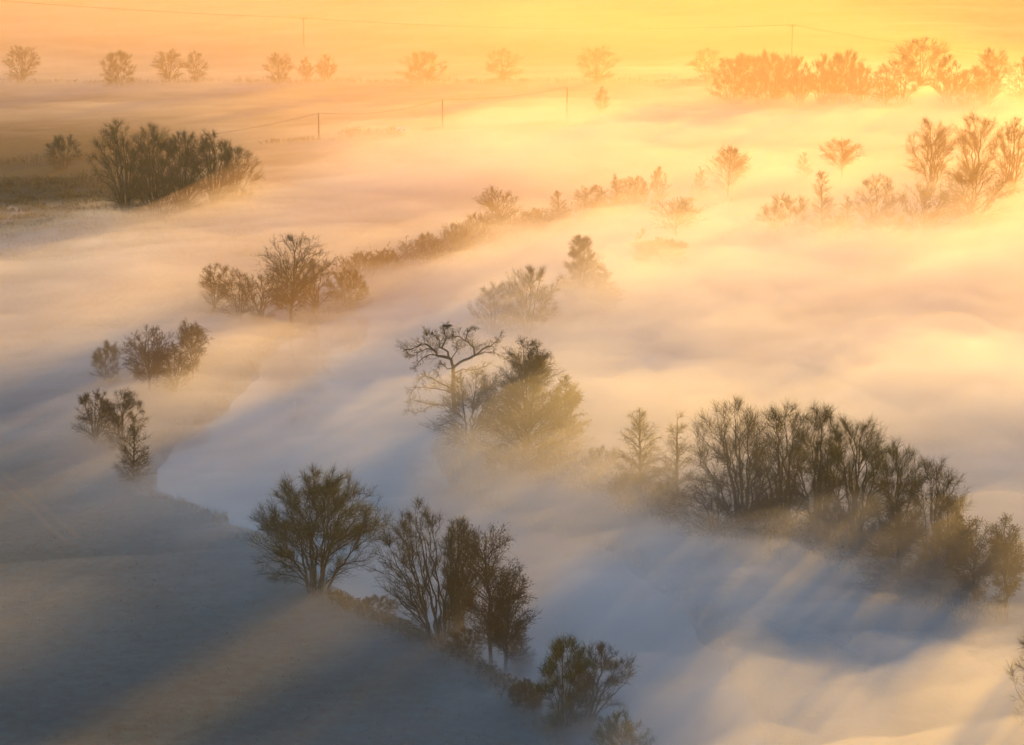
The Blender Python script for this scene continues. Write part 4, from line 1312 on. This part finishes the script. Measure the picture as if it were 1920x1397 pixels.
# torn wisps drawn off the top of the bank
wx = X + 16 * fbm(X, Y, 34, 3, 160); wy = Y + 16 * fbm(X, Y, 34, 3, 166)
wu, ww = wx * ca - wy * sa, wx * sa + wy * ca
rid = 1 - np.abs(fbm(wu, ww * .42, 26, 5, 150, .68)) * 1.4
lump = smooth(-.15, .6, fbm(X, Y, 60, 3, 170))
h = smooth(1.8, 5.5, depth) * (depth * .90 + 6.0 * np.clip(rid - .35, 0, 1) * lump)
mist_body(mx, my, X, Y, np.maximum(np.maximum(Zt, -.75) + h - .45, -2.4), .010, -3.05)

# a tall thin veil stands over the far valley and thins out towards the near meadow
vx = axis([(-900, 900.1, 30)]); vy = axis([(200, 2700, 20)])
X, Y = np.meshgrid(vx, vy, indexing='xy')
px, py = to_px(X, Y)
VX = [0, 300, 560, 1000, 1920]
VH = [np.interp(py, [0, 120, 220, 300, 380, 480, 700, 900, 1100, 1400], c) for c in (
    [44, 42, 34, 9, .6, 6, 11, 5.5, .8, .05], [44, 42, 34, 10, 1.5, 10, 15, 7.5, .8, .05], [48, 44, 34, 26, 22, 22, 18, 9, 2, .1],
    [48, 44, 38, 34, 31, 26, 18, 9, 3, 1.0], [12, 13, 18, 26, 28, 27, 23, 13, 6, 2.5])]
vh = np.zeros_like(px)
for a in range(4):
    t = np.clip((px - VX[a]) / (VX[a + 1] - VX[a]), 0, 1)
    seg_ = (px >= VX[a]) if a else np.ones_like(px, bool)
    vh = np.where(seg_, VH[a] * (1 - t) + VH[a + 1] * t, vh)
vh = vh * (1 + .22 * fbm(X, Y, 260, 2, 77)) * smooth(0, 120, X - vx[0]) * smooth(0, 120, vx[-1] - X) * smooth(0, 60, Y - vy[0]) * smooth(0, 200, vy[-1] - Y)
mist_body(vx, vy, X, Y, np.maximum(terrain(X, Y) + vh - .2, -2.3), VEIL_DENSITY, -2.55, None, (1.0, .65, .36))  # orange tint puts the warm low-sun glow into the veil's own colour
# a soft sheet of mist over the near meadow
X, Y = np.meshgrid(mx, my, indexing='xy')
px, py = to_px(X, Y)
mh = np.interp(py, [520, 700, 900, 1050, 1250, 1600], [0, 2.5, 4.4, 5.2, 5.2, 5.0]) * (1 - smooth(820, 1280, px + .25 * (py - 1200)))
for share, dens in ((.55, .0055), (1.0, .0048)):
    n = 1 + .40 * fbm(X, Y, 70, 2, 90) + .34 * fbm(U, W_ * .4, 22, 4, 93, .5)
    mist_body(mx, my, X, Y, np.maximum(Zt + mh * share * edge * np.clip(n, .1, 2) - .4, -2.4), dens, -2.5 - .02 * share, .05)
print('TRIS', TRI[0])
